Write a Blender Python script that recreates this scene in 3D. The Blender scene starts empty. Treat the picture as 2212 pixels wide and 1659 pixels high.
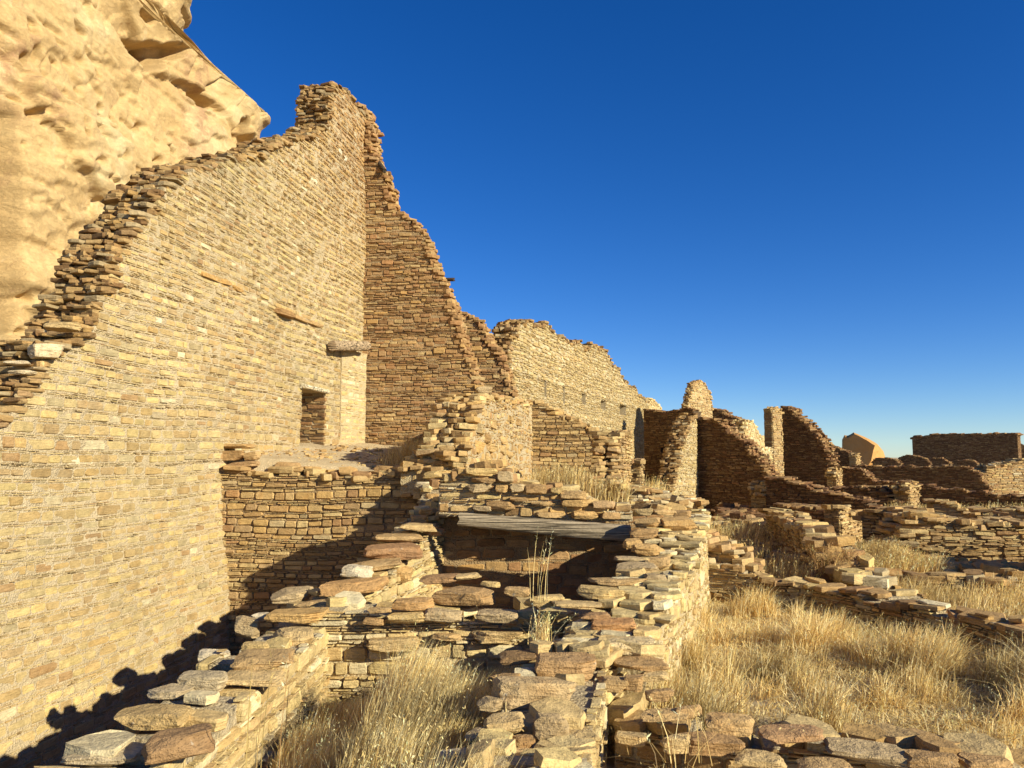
import bpy, math, random
import numpy as np
from mathutils import Matrix, Vector
R = math.radians
C = bpy.context.scene.collection
SC = bpy.context.scene
rnd = random.Random(7)
nr = np.random.RandomState(11)

# ------------------------------------------------------------ camera, sky, sun
H = 4.0                       # eye height (world z); levels called e are relative to the eye
F = 1680.0; CX, CY = 1106.0, 829.5; PITCH = math.atan((988-829.5)/F)
SUN_A, SUN_E = 34.0, 23.0     # degrees: turned from +X towards the viewer, elevation
cam = bpy.data.objects.new('camera', bpy.data.cameras.new('camera')); C.objects.link(cam)
cam.data.sensor_width = 36; cam.data.lens = 36*F/2212
cam.location = (0, 0, H); cam.rotation_euler = (R(90)+PITCH, 0, 0)
cam.data.clip_start = 0.05; cam.data.clip_end = 20000
SC.camera = cam
world = bpy.data.worlds.new('World'); SC.world = world; world.use_nodes = True
wn = world.node_tree.nodes; wl = world.node_tree.links
bg = wn['Background']
sky = wn.new('ShaderNodeTexSky'); sky.sky_type = 'NISHITA'; sky.sun_disc = False
sky.sun_elevation = R(SUN_E); sky.sun_rotation = R(90+SUN_A)
sky.altitude = 1900; sky.air_density = 1.0; sky.dust_density = 0.2; sky.ozone_density = 5.0
hs = wn.new('ShaderNodeHueSaturation'); hs.inputs['Saturation'].default_value = 1.24; hs.inputs['Hue'].default_value = .5125
gm = wn.new('ShaderNodeGamma'); gm.inputs['Gamma'].default_value = 1.0
wl.new(sky.outputs[0], gm.inputs[0]); wl.new(gm.outputs[0], hs.inputs['Color']); wl.new(hs.outputs[0], bg.inputs[0])
bg.inputs[1].default_value = 0.086
sd = bpy.data.lights.new('sun', 'SUN'); sd.energy = 5.0; sd.angle = R(0.5); sd.color = (1.0, 0.945, 0.76)
sun = bpy.data.objects.new('sun', sd); C.objects.link(sun)
SV = Vector((math.cos(R(SUN_E))*math.cos(R(SUN_A)), -math.cos(R(SUN_E))*math.sin(R(SUN_A)), math.sin(R(SUN_E))))
sun.rotation_euler = SV.to_track_quat('Z', 'Y').to_euler(); sun.location = (20, -10, 20)
vs = SC.view_settings; vs.view_transform = 'Standard'; vs.look = 'None'; vs.exposure = 0.74; vs.gamma = 1.0
vs.use_curve_mapping = False
SC.render.engine = 'CYCLES'

# ------------------------------------------------------------ projection helpers
cp, sp = math.cos(PITCH), math.sin(PITCH)
def ray(px, py):
    x = (px-CX)/F; y = (CY-py)/F
    return (x, cp - y*sp, sp + y*cp)
def P(px, py, Y):
    d = ray(px, py); t = Y/d[1]; return (d[0]*t, Y, H+d[2]*t)
def PE(px, py, e):
    d = ray(px, py); t = e/d[2]; return (d[0]*t, d[1]*t, H+e)
def XY(px, Y): p = P(px, 988, Y); return (p[0], Y)
def hit(px, py, A, u):
    d = ray(px, py)
    # A + s u = t (dx,dy)
    det = u[0]*(-d[1]) + d[0]*u[1]
    s = (-A[0]*(-d[1]) - d[0]*A[1])/det if abs(det) > 1e-9 else 0
    qx, qy = A[0]+s*u[0], A[1]+s*u[1]
    t = (qy/d[1]) if abs(d[1]) > 1e-6 else 0
    return s, H + d[2]*t
def scr(p):
    x, y, z = p[0], p[1], p[2]-H
    yc = y*cp + z*sp; zc = -y*sp + z*cp
    if yc < 0.1: return None
    return (CX + F*x/yc, CY - F*zc/yc, yc)

# ------------------------------------------------------------ value noise
def _hash(i, j, k, seed):
    n = (i*374761393 + j*668265263 + k*2147483647 + seed*144665)
    n = (n ^ (n >> 13))*1274126177
    n = n & 0x7fffffff
    return ((n ^ (n >> 16)) & 0xffff)/65535.0
def vnoise(x, y, z, seed=0):
    x = np.asarray(x, float); y = np.asarray(y, float)+0*x; z = np.asarray(z, float)+0*x
    xi = np.floor(x).astype(np.int64); yi = np.floor(y).astype(np.int64); zi = np.floor(z).astype(np.int64)
    fx, fy, fz = x-xi, y-yi, z-zi
    fx = fx*fx*(3-2*fx); fy = fy*fy*(3-2*fy); fz = fz*fz*(3-2*fz)
    r = 0
    for a in (0, 1):
        for b in (0, 1):
            for c in (0, 1):
                w = (fx if a else 1-fx)*(fy if b else 1-fy)*(fz if c else 1-fz)
                r = r + w*_hash(xi+a, yi+b, zi+c, seed)
    return r*2-1
def fbm(x, y, z, o=4, seed=0):
    r = 0; a = 1.0; s = 1.0
    for k in range(o):
        r = r + a*vnoise(np.asarray(x)*s, np.asarray(y)*s, np.asarray(z)*s, seed+k); a *= .5; s *= 2.03
    return r

# ------------------------------------------------------------ materials
def newmat(name):
    m = bpy.data.materials.new(name); m.use_nodes = True
    nt = m.node_tree; b = nt.nodes['Principled BSDF']
    b.inputs['Roughness'].default_value = 0.92
    b.inputs['Specular IOR Level'].default_value = 0.15
    return m, nt, b
def nnode(nt, t, **k):
    n = nt.nodes.new(t)
    for a, v in k.items():
        if a in n.inputs: n.inputs[a].default_value = v
        else: setattr(n, a, v)
    return n
def posmap(nt, scale=(1, 1, 1)):
    g = nt.nodes.new('ShaderNodeNewGeometry'); mp = nt.nodes.new('ShaderNodeMapping')
    mp.inputs['Scale'].default_value = scale
    nt.links.new(g.outputs['Position'], mp.inputs['Vector']); return mp.outputs[0]
def mathn(nt, op, a, b=None, clamp=False):
    n = nt.nodes.new('ShaderNodeMath'); n.operation = op; n.use_clamp = clamp
    for i, v in enumerate((a, b)):
        if v is None: continue
        if isinstance(v, (int, float)): n.inputs[i].default_value = v
        else: nt.links.new(v, n.inputs[i])
    return n.outputs[0]
def maprange(nt, v, a, b, c, d):
    n = nt.nodes.new('ShaderNodeMapRange'); nt.links.new(v, n.inputs[0])
    for i, q in enumerate((a, b, c, d)): n.inputs[i+1].default_value = q
    return n.outputs[0]
def mixc(nt, fac, a, b, mode='MIX'):
    n = nt.nodes.new('ShaderNodeMix'); n.data_type = 'RGBA'; n.blend_type = mode
    for i, v in ((0, fac), (6, a), (7, b)):
        if isinstance(v, (int, float)): n.inputs[i].default_value = v
        elif isinstance(v, tuple): n.inputs[i].default_value = v+(1,) if len(v) == 3 else v
        else: nt.links.new(v, n.inputs[i])
    return n.outputs[2]
def noise(nt, vec, scale, detail=4, rough=.55, dist=0):
    n = nnode(nt, 'ShaderNodeTexNoise'); nt.links.new(vec, n.inputs['Vector'])
    n.inputs['Scale'].default_value = scale; n.inputs['Detail'].default_value = detail
    n.inputs['Roughness'].default_value = rough; n.inputs['Distortion'].default_value = dist
    return n.outputs[0]
def bump(nt, bsdf, h, strength, dist):
    n = nt.nodes.new('ShaderNodeBump'); n.inputs['Strength'].default_value = strength
    n.inputs['Distance'].default_value = dist; nt.links.new(h, n.inputs['Height'])
    nt.links.new(n.outputs[0], bsdf.inputs['Normal']); return n

def stone_mat(name, src, fine=1.0, bmp=1.0, lichen=0.0):
    m, nt, b = newmat(name)
    if src == 'obj': c = nt.nodes.new('ShaderNodeObjectInfo').outputs['Color']
    else: c = nnode(nt, 'ShaderNodeAttribute', attribute_name='col').outputs['Color']
    p = posmap(nt); pb = posmap(nt, (1, 1, 5))
    n1 = noise(nt, p, 9*fine, 5, .6); n2 = noise(nt, p, 55*fine, 4, .6); n3 = noise(nt, pb, 12*fine, 4, .6)
    k = maprange(nt, n1, .3, .7, .78, 1.16); k2 = maprange(nt, n2, .3, .7, .86, 1.12)
    k3 = maprange(nt, n3, .35, .65, .9, 1.08)
    f = mathn(nt, 'MULTIPLY', mathn(nt, 'MULTIPLY', k, k2), k3)
    cc = nt.nodes.new('ShaderNodeCombineXYZ')
    for i in range(3): nt.links.new(f, cc.inputs[i])
    col = mixc(nt, 1.0, c, cc.outputs[0], 'MULTIPLY')
    st = maprange(nt, noise(nt, p, 4*fine, 3, .6, .5), .56, .72, 0, .55)       # iron stain patches
    col = mixc(nt, st, col, mixc(nt, 1.0, col, (.86, .73, .60), 'MULTIPLY'))
    if lichen > 0:
        l1 = maprange(nt, noise(nt, p, 14, 5, .7, .3), .64, .69, 0, lichen)
        col = mixc(nt, l1, col, (.50, .46, .36))
        l2 = maprange(nt, noise(nt, posmap(nt, (1.1, .9, 1)), 23, 5, .7, .3), .66, .71, 0, lichen*.8)
        col = mixc(nt, l2, col, (.10, .085, .06))
    nt.links.new(col, b.inputs['Base Color'])
    vo = nnode(nt, 'ShaderNodeTexVoronoi'); nt.links.new(p, vo.inputs['Vector']); vo.inputs['Scale'].default_value = 60*fine
    pit = maprange(nt, vo.outputs['Distance'], .0, .35, -.5, 0)
    h = mathn(nt, 'ADD', mathn(nt, 'MULTIPLY', n1, 1.3), mathn(nt, 'MULTIPLY', n2, .45))
    h = mathn(nt, 'ADD', h, mathn(nt, 'MULTIPLY', n3, .9)); h = mathn(nt, 'ADD', h, mathn(nt, 'MULTIPLY', pit, .35))
    bump(nt, b, h, .75*bmp, .02)
    return m
M_OBJ = stone_mat('sandstone_piece', 'obj'); M_ATT = stone_mat('sandstone_mass', 'att')
M_HERO = stone_mat('sandstone_near', 'obj', 1.2, 1.5, .4)

def mortar_mat(name, ca, cb, sc=1.0):
    m, nt, b = newmat(name); p = posmap(nt)
    n1 = noise(nt, p, 3*sc, 5, .6); n2 = noise(nt, p, 38*sc, 6, .68)
    col = mixc(nt, maprange(nt, n1, .35, .65, 0, 1), ca, cb)
    vo = nnode(nt, 'ShaderNodeTexVoronoi'); nt.links.new(p, vo.inputs['Vector']); vo.inputs['Scale'].default_value = 42*sc
    peb = maprange(nt, vo.outputs['Distance'], .1, .5, 1.08, .86)
    cc = nt.nodes.new('ShaderNodeCombineXYZ'); k = mathn(nt, 'MULTIPLY', maprange(nt, n2, .3, .7, .84, 1.1), peb)
    for i in range(3): nt.links.new(k, cc.inputs[i])
    col = mixc(nt, 1.0, col, cc.outputs[0], 'MULTIPLY')
    nt.links.new(col, b.inputs['Base Color'])
    h = mathn(nt, 'SUBTRACT', mathn(nt, 'MULTIPLY', n2, 1.4), mathn(nt, 'MULTIPLY', vo.outputs['Distance'], .8))
    bump(nt, b, h, .9, .025); return m
M_MORT = mortar_mat('pale_mud_mortar', (.62, .48, .26), (.52, .40, .22))
M_MORTW = mortar_mat('clean_pale_mortar', (.58, .45, .265), (.51, .39, .22))
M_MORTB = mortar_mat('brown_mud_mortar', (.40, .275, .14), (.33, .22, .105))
M_MORTD = mortar_mat('shaded_mud_mortar', (.16, .10, .052), (.12, .075, .04))  # mortar colour darkened to carry the shade of the shaded walls
M_MORTG = mortar_mat('grey_mud_mortar', (.58, .455, .27), (.49, .38, .215))

# ------------------------------------------------------------ palettes (linear albedo)
def lin(r, g, b): return tuple(((v/255)/12.92 if v/255 <= .04045 else ((v/255+.055)/1.055)**2.4) for v in (r, g, b))
BUFF = lin(196, 168, 116); TAN = lin(182, 148, 98); BROWN = lin(158, 122, 78); RED = lin(158, 114, 76); OCH = lin(186, 146, 88)
GREY = lin(172, 152, 116); PALE = lin(222, 204, 165); YEL = lin(202, 172, 110); DKB = lin(112, 80, 52); MAUVE = lin(172, 138, 98)
WHT = lin(214, 202, 172)
PAL = {
 'great': [(BUFF, 16), (YEL, 9), (TAN, 11), (OCH, 2.5), (MAUVE, 4), (RED, 1.3), (GREY, 4), (PALE, 1.5), (BROWN, 1.5)],
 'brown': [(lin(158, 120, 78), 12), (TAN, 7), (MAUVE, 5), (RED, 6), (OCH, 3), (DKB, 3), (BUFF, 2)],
 'mid':   [(TAN, 10), (BROWN, 7), (OCH, 4), (BUFF, 6), (MAUVE, 3), (GREY, 2), (RED, 1.5)],
 'pale':  [(BUFF, 10), (PALE, 6), (TAN, 6), (YEL, 4), (OCH, 2), (MAUVE, 2)],
 'dark':  [(DKB, 9), (BROWN, 8), (RED, 3), (TAN, 2), (MAUVE, 2)],  # browns darkened to put shade into the unlit walls and rubble
 'crest': [(BROWN, 8), (DKB, 3), (TAN, 9), (GREY, 4), (OCH, 2), (MAUVE, 2)],  # darker mix: shade of the unlit broken ends put into crest stones
 'rub':   [(TAN, 8), (BROWN, 8), (OCH, 4), (GREY, 4), (RED, 3), (BUFF, 5), (DKB, 2), (YEL, 2), (PALE, 1)],
}
MIXK = {'great': .38, 'brown': .4, 'mid': .35, 'pale': .5, 'dark': .35, 'rub': .3}
def pick(pal, k=1.0):
    L = PAL[pal]; t = sum(w for _, w in L); r = rnd.random()*t
    for c, w in L:
        r -= w
        if r <= 0: break
    c0 = PAL[pal][0][0]; mx_ = MIXK.get(pal, .35); c = tuple(a+(b_-a)*mx_ for a, b_ in zip(c, c0))
    j = rnd.uniform(.86, 1.1)*k; w = rnd.uniform(-.02, .02)
    return (min(c[0]*j*(1+w)*.97, .72), min(c[1]*j*1.005, .66), min(c[2]*j*(1-w*1.5), .6))

# ------------------------------------------------------------ stone prototypes (x along, y outward, z up)
def tri(f):
    o = []
    for q in f:
        for i in range(1, len(q)-1): o.append((q[0], q[i], q[i+1]))
    return np.array(o, np.int32)
def proto_block(r):
    c1 = r.uniform(.05, .16); pts = []
    for sx, sz in ((1, 1), (-1, 1), (-1, -1), (1, -1)):
        cx, cz = r.uniform(.03, .15), r.uniform(.08, .32)
        a = (sx*(.5-cx), sz*.5*r.uniform(.9, 1)); b = (sx*.5*r.uniform(.95, 1), sz*(.5-cz))
        pts += [b, a] if sx*sz > 0 else [a, b]
    n = 8; V = []
    for (x, z) in pts: V.append((x, -.5, z))
    for (x, z) in pts: V.append((x, .28+r.uniform(-.05, .05), z))
    sk = r.uniform(-.12, .12)
    for (x, z) in pts: V.append((x*r.uniform(.88, .95), .5+r.uniform(-.06, .03)+sk*x, z*r.uniform(.72, .86)))
    fs = []
    for k in (0, 8):
        for i in range(n):
            j = (i+1) % n; fs.append((k+i, k+8+i, k+8+j, k+j))
    fs.append(tuple(range(16, 24))[::-1])
    V = np.array(V); T = tri(fs)
    return fixw(V, T)
def proto_chip(r):
    V = []
    for y, s in ((-.5, 1), (.5, .93)):
        for sx, sz in ((1, 1), (-1, 1), (-1, -1), (1, -1)):
            V.append((sx*.5*s*r.uniform(.9, 1), y+r.uniform(-.12, .08)*(y > 0), sz*.5*s*r.uniform(.7, 1)))
    fs = [(0, 4, 5, 1), (1, 5, 6, 2), (2, 6, 7, 3), (3, 7, 4, 0), (4, 5, 6, 7)]
    return fixw(np.array(V), tri(fs))
def fixw(V, T):
    c = V.mean(0); a, b, d = V[T[:, 0]], V[T[:, 1]], V[T[:, 2]]
    n = np.cross(b-a, d-a); out = ((a+b+d)/3-c)
    flip = (n*out).sum(1) < 0; T = T.copy(); T[flip] = T[flip][:, ::-1]
    return V, T
def proto_slab(r):
    n = r.choice((5, 6, 7)); V = []; base = []
    ph = r.uniform(0, 6)
    for i in range(n):
        a = ph + (i+r.uniform(-.3, .3))*2*math.pi/n
        k = (abs(math.cos(a))**6+abs(math.sin(a))**6)**(-1/6)
        q = .5*k*r.uniform(.78, 1.02); base.append((q*math.cos(a), q*math.sin(a)))
    for z, s in ((-.5, .9), (-.3, .99), (.3, 1.0), (.5, .93)):
        for x, y in base:
            q = s*r.uniform(.93, 1.04); V.append((x*q, y*q, z+r.uniform(-.1, .1)))
    fs = []
    for k in range(3):
        for i in range(n):
            j = (i+1) % n; fs.append((k*n+i, k*n+n+i, k*n+n+j, k*n+j))
    fs.append(tuple(range(3*n, 4*n))); fs.append(tuple(range(0, n)))
    return fixw(np.array(V), tri(fs))
def proto_rock(r, n=8, k=7, cuts=12, flat=False):
    V = []; idx = {}; fs = []
    def vid(p):
        q = tuple(round(v, 5) for v in p)
        if q not in idx: idx[q] = len(V); V.append(p)
        return idx[q]
    for ax in range(3):
        for sg in (-1, 1):
            for i in range(n):
                for j in range(n):
                    q = []
                    for di, dj in ((0, 0), (1, 0), (1, 1), (0, 1)):
                        a = -1+2*(i+di)/n; b = -1+2*(j+dj)/n
                        p = [0, 0, 0]; p[ax] = sg; p[(ax+1) % 3] = a; p[(ax+2) % 3] = b
                        q.append(vid(tuple(p)))
                    fs.append(tuple(q))
    V = np.array(V, float)
    nn = (np.abs(V)**k).sum(1)**(1/k); V = V/nn[:, None]
    for c in range(cuts):
        nv = np.array([r.gauss(0, 1), r.gauss(0, 1), r.gauss(0, .55 if flat else .9)]); nv /= np.linalg.norm(nv)
        d = V @ nv; lim = d.max()*r.uniform(.68, .93); ex = np.maximum(d-lim, 0)
        V = V - ex[:, None]*nv
    o = r.uniform(0, 50)
    dn = fbm(V[:, 0]*1.6+o, V[:, 1]*1.6, V[:, 2]*1.6, 4, 3)
    V = V*(1+.06*dn[:, None])
    lay = fbm(V[:, 0]*.6+o, V[:, 1]*.6, V[:, 2]*5, 2, 9)            # bedding steps on the sides
    V[:, :2] *= (1+.055*lay)[:, None]
    mn, mx = V.min(0), V.max(0); V = (V-(mn+mx)/2)/(mx-mn)
    return fixw(V, tri(fs))
pr = random.Random(3)
PROTO = {'block': [proto_block(pr) for _ in range(28)], 'chip': [proto_chip(pr) for _ in range(14)],
         'slab': [proto_slab(pr) for _ in range(36)], 'rock': [proto_rock(pr, 9, 14, 16) for _ in range(20)],
         'plate': [proto_rock(pr, 9, 16, 15, True) for _ in range(22)]}
_mesh = {}
def proto_mesh(t, k, mat):
    key = (t, k, mat.name)
    if key not in _mesh:
        V, T = PROTO[t][k]; me = bpy.data.meshes.new(t+'_stone')
        me.from_pydata(V.tolist(), [], T.tolist()); me.materials.append(mat)
        if t in ('rock', 'plate'):
            me.shade_smooth()
            e = me.edges; 
            me.set_sharp_from_angle(angle=R(10))
        _mesh[key] = me
    return _mesh[key]

def rawmesh(name, V, T, mat, cols=None, smooth=False, faces4=False):
    me = bpy.data.meshes.new(name); V = np.ascontiguousarray(V, np.float32); T = np.ascontiguousarray(T, np.int32)
    k = T.shape[1]
    me.vertices.add(len(V)); me.vertices.foreach_set('co', V.ravel())
    me.loops.add(T.size); me.loops.foreach_set('vertex_index', T.ravel())
    me.polygons.add(len(T)); me.polygons.foreach_set('loop_start', np.arange(0, T.size, k, dtype=np.int32))
    me.polygons.foreach_set('loop_total', np.full(len(T), k, np.int32))
    me.polygons.foreach_set('use_smooth', np.full(len(T), smooth, bool))
    if cols is not None:
        a = me.color_attributes.new('col', 'FLOAT_COLOR', 'POINT'); c4 = np.ones((len(V), 4), np.float32); c4[:, :3] = cols
        a.data.foreach_set('color', c4.ravel())
    me.materials.append(mat); me.update(calc_edges=True); return me
def obj(name, me, parent=None, loc=None):
    o = bpy.data.objects.new(name, me); C.objects.link(o)
    if parent: o.parent = parent
    if loc is not None: o.location = loc
    return o
def tag(o, label=None, cat=None, group=None, kind=None):
    for k, v in (('label', label), ('category', cat), ('group', group), ('kind', kind)):
        if v: o[k] = v
    return o
def thing(name, label, cat, loc=(0, 0, 0), group=None):
    o = obj(name, None, None, loc); o.empty_display_size = .3; return tag(o, label, cat, group)

# ------------------------------------------------------------ stone bag: collects stones of one wall
class Bag:
    def __init__(s): s.it = []
    def add(s, t, M3, loc, col, size=1.0, hero=False, var=None):
        k = var if var is not None else rnd.randrange(len(PROTO[t]))
        s.it.append((t, k, M3, loc, col, size, hero))
    def build(s, root, name='stone', limit=298, mass='small_stones'):
        ox, oy, oz = root.location
        sc = []
        for i, it in enumerate(s.it):
            q = scr(it[3])
            if q is None or q[0] < -60 or q[0] > 2270 or q[1] < -60 or q[1] > 1720: v = 0
            else: v = it[5]/(q[2]*q[2])
            if it[6]: v += 100
            if it[0] == 'chip': v *= .02
            sc.append((v, i))
        sc.sort(reverse=True); top = [i for v, i in sc[:limit] if v > 1.5e-5]; ts = set(top)
        for i in top:
            t, k, M, l, c, z, h = s.it[i]
            o = bpy.data.objects.new(name, proto_mesh(t, k, M_HERO if h else M_OBJ)); C.objects.link(o); o.parent = root
            o.matrix_basis = Matrix(((M[0][0], M[0][1], M[0][2], l[0]-ox), (M[1][0], M[1][1], M[1][2], l[1]-oy),
                                     (M[2][0], M[2][1], M[2][2], l[2]-oz), (0, 0, 0, 1)))
            o.color = (c[0], c[1], c[2], 1)
        grp = {}
        for i, it in enumerate(s.it):
            if i in ts: continue
            grp.setdefault((it[0], it[1]), []).append(it)
        VV = []; TT = []; CC = []; off = 0
        for (t, k), L in grp.items():
            V, T = PROTO[t][k]; n = len(V)
            M = np.array([a[2] for a in L]); l = np.array([a[3] for a in L]); c = np.array([a[4] for a in L])
            W = np.einsum('mij,vj->mvi', M, V) + l[:, None, :]
            VV.append(W.reshape(-1, 3)); CC.append(np.repeat(c, n, axis=0))
            TT.append((T[None, :, :] + (np.arange(len(L))*n)[:, None, None] + off).reshape(-1, 3)); off += n*len(L)
        if VV:
            V = np.concatenate(VV) - np.array([ox, oy, oz])
            me = rawmesh(mass, V, np.concatenate(TT), M_ATT, np.concatenate(CC))
            tag(obj(mass, me, root), kind='stuff')
        s.it = []
def rotm(yaw, tx=0, ty=0):
    return (Matrix.Rotation(yaw, 3, 'Z') @ Matrix.Rotation(tx, 3, 'X') @ Matrix.Rotation(ty, 3, 'Y'))
def m3(Rm, w, d, h): return [[Rm[i][0]*w, Rm[i][1]*d, Rm[i][2]*h] for i in range(3)]

# ------------------------------------------------------------ wall engine
STY = {  # block rows: (h0,h1,w0,w1,weight,type)
 'banded': dict(rows=[('b', .085, .135, .14, .38), ('b', .08, .12, .12, .30)], chips=(1, 3, .014, .026, .05, .17), gap=.013, proud=(.003, .015), rot=.6, wob=.02, cut=.0),
 'course': dict(rows=[('b', .035, .075, .10, .36), ('b', .05, .09, .10, .28), ('b', .08, .13, .12, .34)], chips=(0, 2, .018, .03, .07, .2), gap=.012, proud=(.006, .046), rot=2.2, wob=.035, cut=.02),
 'slabby': dict(rows=[('b', .035, .075, .10, .36)], chips=(0, 2, .02, .035, .07, .22), gap=.009, proud=(.0, .06), rot=2, wob=.02, cut=.0),
 'rough':  dict(rows=[('b', .07, .14, .12, .34), ('b', .05, .09, .12, .38)], chips=(0, 3, .018, .03, .06, .2), gap=.014, proud=(.012, .05), rot=2, wob=.03, cut=.0),
 'rubble': dict(rows=[('b', .06, .16, .07, .26), ('b', .04, .09, .08, .24)], chips=(0, 2, .02, .04, .05, .14), gap=.019, proud=(-.008, .03), rot=7, wob=.05, cut=.07),
 'far':    dict(rows=[('c', .06, .11, .15, .45)], chips=(0, 0, .02, .03, .1, .2), gap=.018, proud=(.0, .05), rot=1.5, wob=.02, cut=.0),
}
class Wall:
    def __init__(s, path, base, top, t, style='course', pal='mid', mort=None, openings=(), batter=None, cell=.12, crest=1.0,
                 cs=(.16, .38, .04, .09), bright=1.0, dens=1.0, over=.06, back=False):
        s.p = [Vector((a[0], a[1])) for a in path]; s.seg = []; L = 0
        for a, b in zip(s.p[:-1], s.p[1:]):
            l = (b-a).length; s.seg.append((L, l, a, (b-a)/l)); L += l
        s.L = L; s.base = base; s.tp = sorted(top, key=lambda q: q[0]); s.t = t
        s.ts = [q[0] for q in s.tp]; s.tz = [q[1] for q in s.tp]
        s.st = STY[style]; s.pal = pal; s.mort = mort or M_MORT; s.op = list(openings); s.bat = batter; s.cell = cell
        s.crestf = crest; s.cs = cs; s.br = bright; s.over = over; s.back = back; s.bag = Bag()
        s.sd = rnd.randrange(1000)
    def jag(s, q): return getattr(s, 'rag', .05)*(math.sin(q*2.9+s.sd)+math.sin(q*7.1+s.sd*2)+.6*math.sin(q*13.7+s.sd))*.6
    def top(s, q): return s.top0(q)+(s.jag(q) if max(s.tz)-min(s.tz) > .01 else 0)
    def top0(s, q):
        x = s.ts
        if q <= x[0]: return s.tz[0]
        if q >= x[-1]: return s.tz[-1]
        lo = 0
        for i in range(1, len(x)):
            if q <= x[i]: lo = i-1; break
        a = (q-x[lo])/max(x[lo+1]-x[lo], 1e-6); return s.tz[lo]+(s.tz[lo+1]-s.tz[lo])*a
    def bz(s, q): return s.base(q) if callable(s.base) else s.base
    def fr(s, q):
        g = s.seg[0]
        for h in s.seg:
            if q >= h[0]: g = h
        a = g[2]+g[3]*(q-g[0]); t = g[3]
        # blend tangents near joints
        return a, t, Vector((t[1], -t[0]))
    def pt(s, q, z, n):
        a, t, nn = s.fr(q); b = s.bat(z) if s.bat else 0
        nn2 = n + (b if n > -s.t*.5 else 0)
        if getattr(s, 'zone', False): nn2 += .035*math.sin(q*.8+z*.6)+.022*math.sin(q*2.1-z*1.7)+.012*math.sin(q*4.7+z*3.9)
        return (a[0]+nn[0]*nn2, a[1]+nn[1]*nn2, z)
    def core(s, root):
        c = s.cell; zmin = min(s.bz(0), s.bz(s.L)); zmax = max(s.tz)
        sl = list(np.linspace(0, s.L, max(2, int(s.L/c)+1))); zl = list(np.linspace(zmin, zmax, max(2, int((zmax-zmin)/(c*.7))+1)))
        for o in s.op: sl += [o[0], o[1]]; zl += [o[2], o[3]]
        sl = sorted(set(round(v, 4) for v in sl)); zl = sorted(set(round(v, 4) for v in zl))
        ns, nz = len(sl)-1, len(zl)-1
        solid = np.zeros((ns+2, nz+2), bool)
        for i in range(ns):
            m = (sl[i]+sl[i+1])/2; tz = s.top(m)-.03; bb = s.bz(m)
            for j in range(nz):
                z = (zl[j]+zl[j+1])/2
                if z < tz-.02 and z > bb-.05:
                    ok = True
                    for o in s.op:
                        if o[0] < m < o[1] and o[2] < z < o[3] : ok = False
                    solid[i+1, j+1] = ok
        NT = max(1, int(s.t/.25)); idx = {}; V = []; T = []
        def vid(i, j, k):
            key = (i, j, k)
            if key not in idx:
                n = -s.t*k/NT; q, z = sl[i], zl[j]
                jj = .35*c; edge = any(abs(q-o[0]) < 1e-3 or abs(q-o[1]) < 1e-3 for o in s.op) or q <= 0 or q >= s.L
                qq = q if edge else q+rnd.uniform(-jj, jj)*.5
                zz = z if j == 0 else z+rnd.uniform(-jj, jj)*.4
                if k in (0, NT): n += rnd.uniform(-.012, .008)*(1 if k == 0 else -1)
                idx[key] = len(V); V.append(s.pt(qq, zz, n))
            return idx[key]
        for i in range(1, ns+1):
            for j in range(1, nz+1):
                if not solid[i, j]: continue
                a, b, d, e = i-1, i, j-1, j
                T.append((vid(a, d, 0), vid(b, d, 0), vid(b, e, 0), vid(a, e, 0)))
                T.append((vid(b, d, NT), vid(a, d, NT), vid(a, e, NT), vid(b, e, NT)))
                for k in range(NT):
                    if not solid[i, j+1]: T.append((vid(a, e, k), vid(b, e, k), vid(b, e, k+1), vid(a, e, k+1)))
                    if not solid[i, j-1] and j > 1: T.append((vid(b, d, k), vid(a, d, k), vid(a, d, k+1), vid(b, d, k+1)))
                    if not solid[i-1, j]: T.append((vid(a, d, k), vid(a, e, k), vid(a, e, k+1), vid(a, d, k+1)))
                    if not solid[i+1, j]: T.append((vid(b, e, k), vid(b, d, k), vid(b, d, k+1), vid(b, e, k+1)))
        V = np.array(V)-np.array(root.location)
        obj('mortar_core', rawmesh('mortar_core', V, np.array(T), s.mort), root)
    def face(s, q0=0, q1=None, zr=None, frame=None, topf=None, style=None, ops=None, pal=None, zoff=0):
        """courses on a face; frame(q,z,n)->point, tangent, normal"""
        st = STY[style] if style else s.st; pal = pal or s.pal
        q1 = s.L if q1 is None else q1; topf = topf or s.top; ops = s.op if ops is None else ops
        zmin = min(s.bz(q0), s.bz(q1)) if zr is None else zr[0]; zmax = max(s.tz) if zr is None else zr[1]
        z = zmin+.01; k = 0; nch = 0; g = st['gap']
        ph = rnd.uniform(0, 9)
        while z < zmax:
            zsc = 1.0
            if getattr(s, 'zone', False): zsc = 1.08 if z < E(.8) else max(.78, 1.08-(z-E(.8))*.12)
            if nch > 0:
                hh = rnd.uniform(st['chips'][2], st['chips'][3]); w0, w1 = st['chips'][4:6]; typ = 'chip'; nch -= 1
            else:
                rw = rnd.choice(st['rows']); hh = rnd.uniform(rw[1], rw[2])*zsc; w0, w1 = rw[3]*zsc, rw[4]*zsc; typ = 'block' if rw[0] == 'b' else 'chip'
                nch = rnd.randint(st['chips'][0], st['chips'][1])
            # free intervals
            iv = [(q0, q1)]
            for o in ops:
                if z+hh > o[2]+.01 and z < o[3]-.01:
                    iv = [x for a, b in iv for x in ((a, min(b, o[0])), (max(a, o[1]), b)) if x[1]-x[0] > .04]
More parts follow.
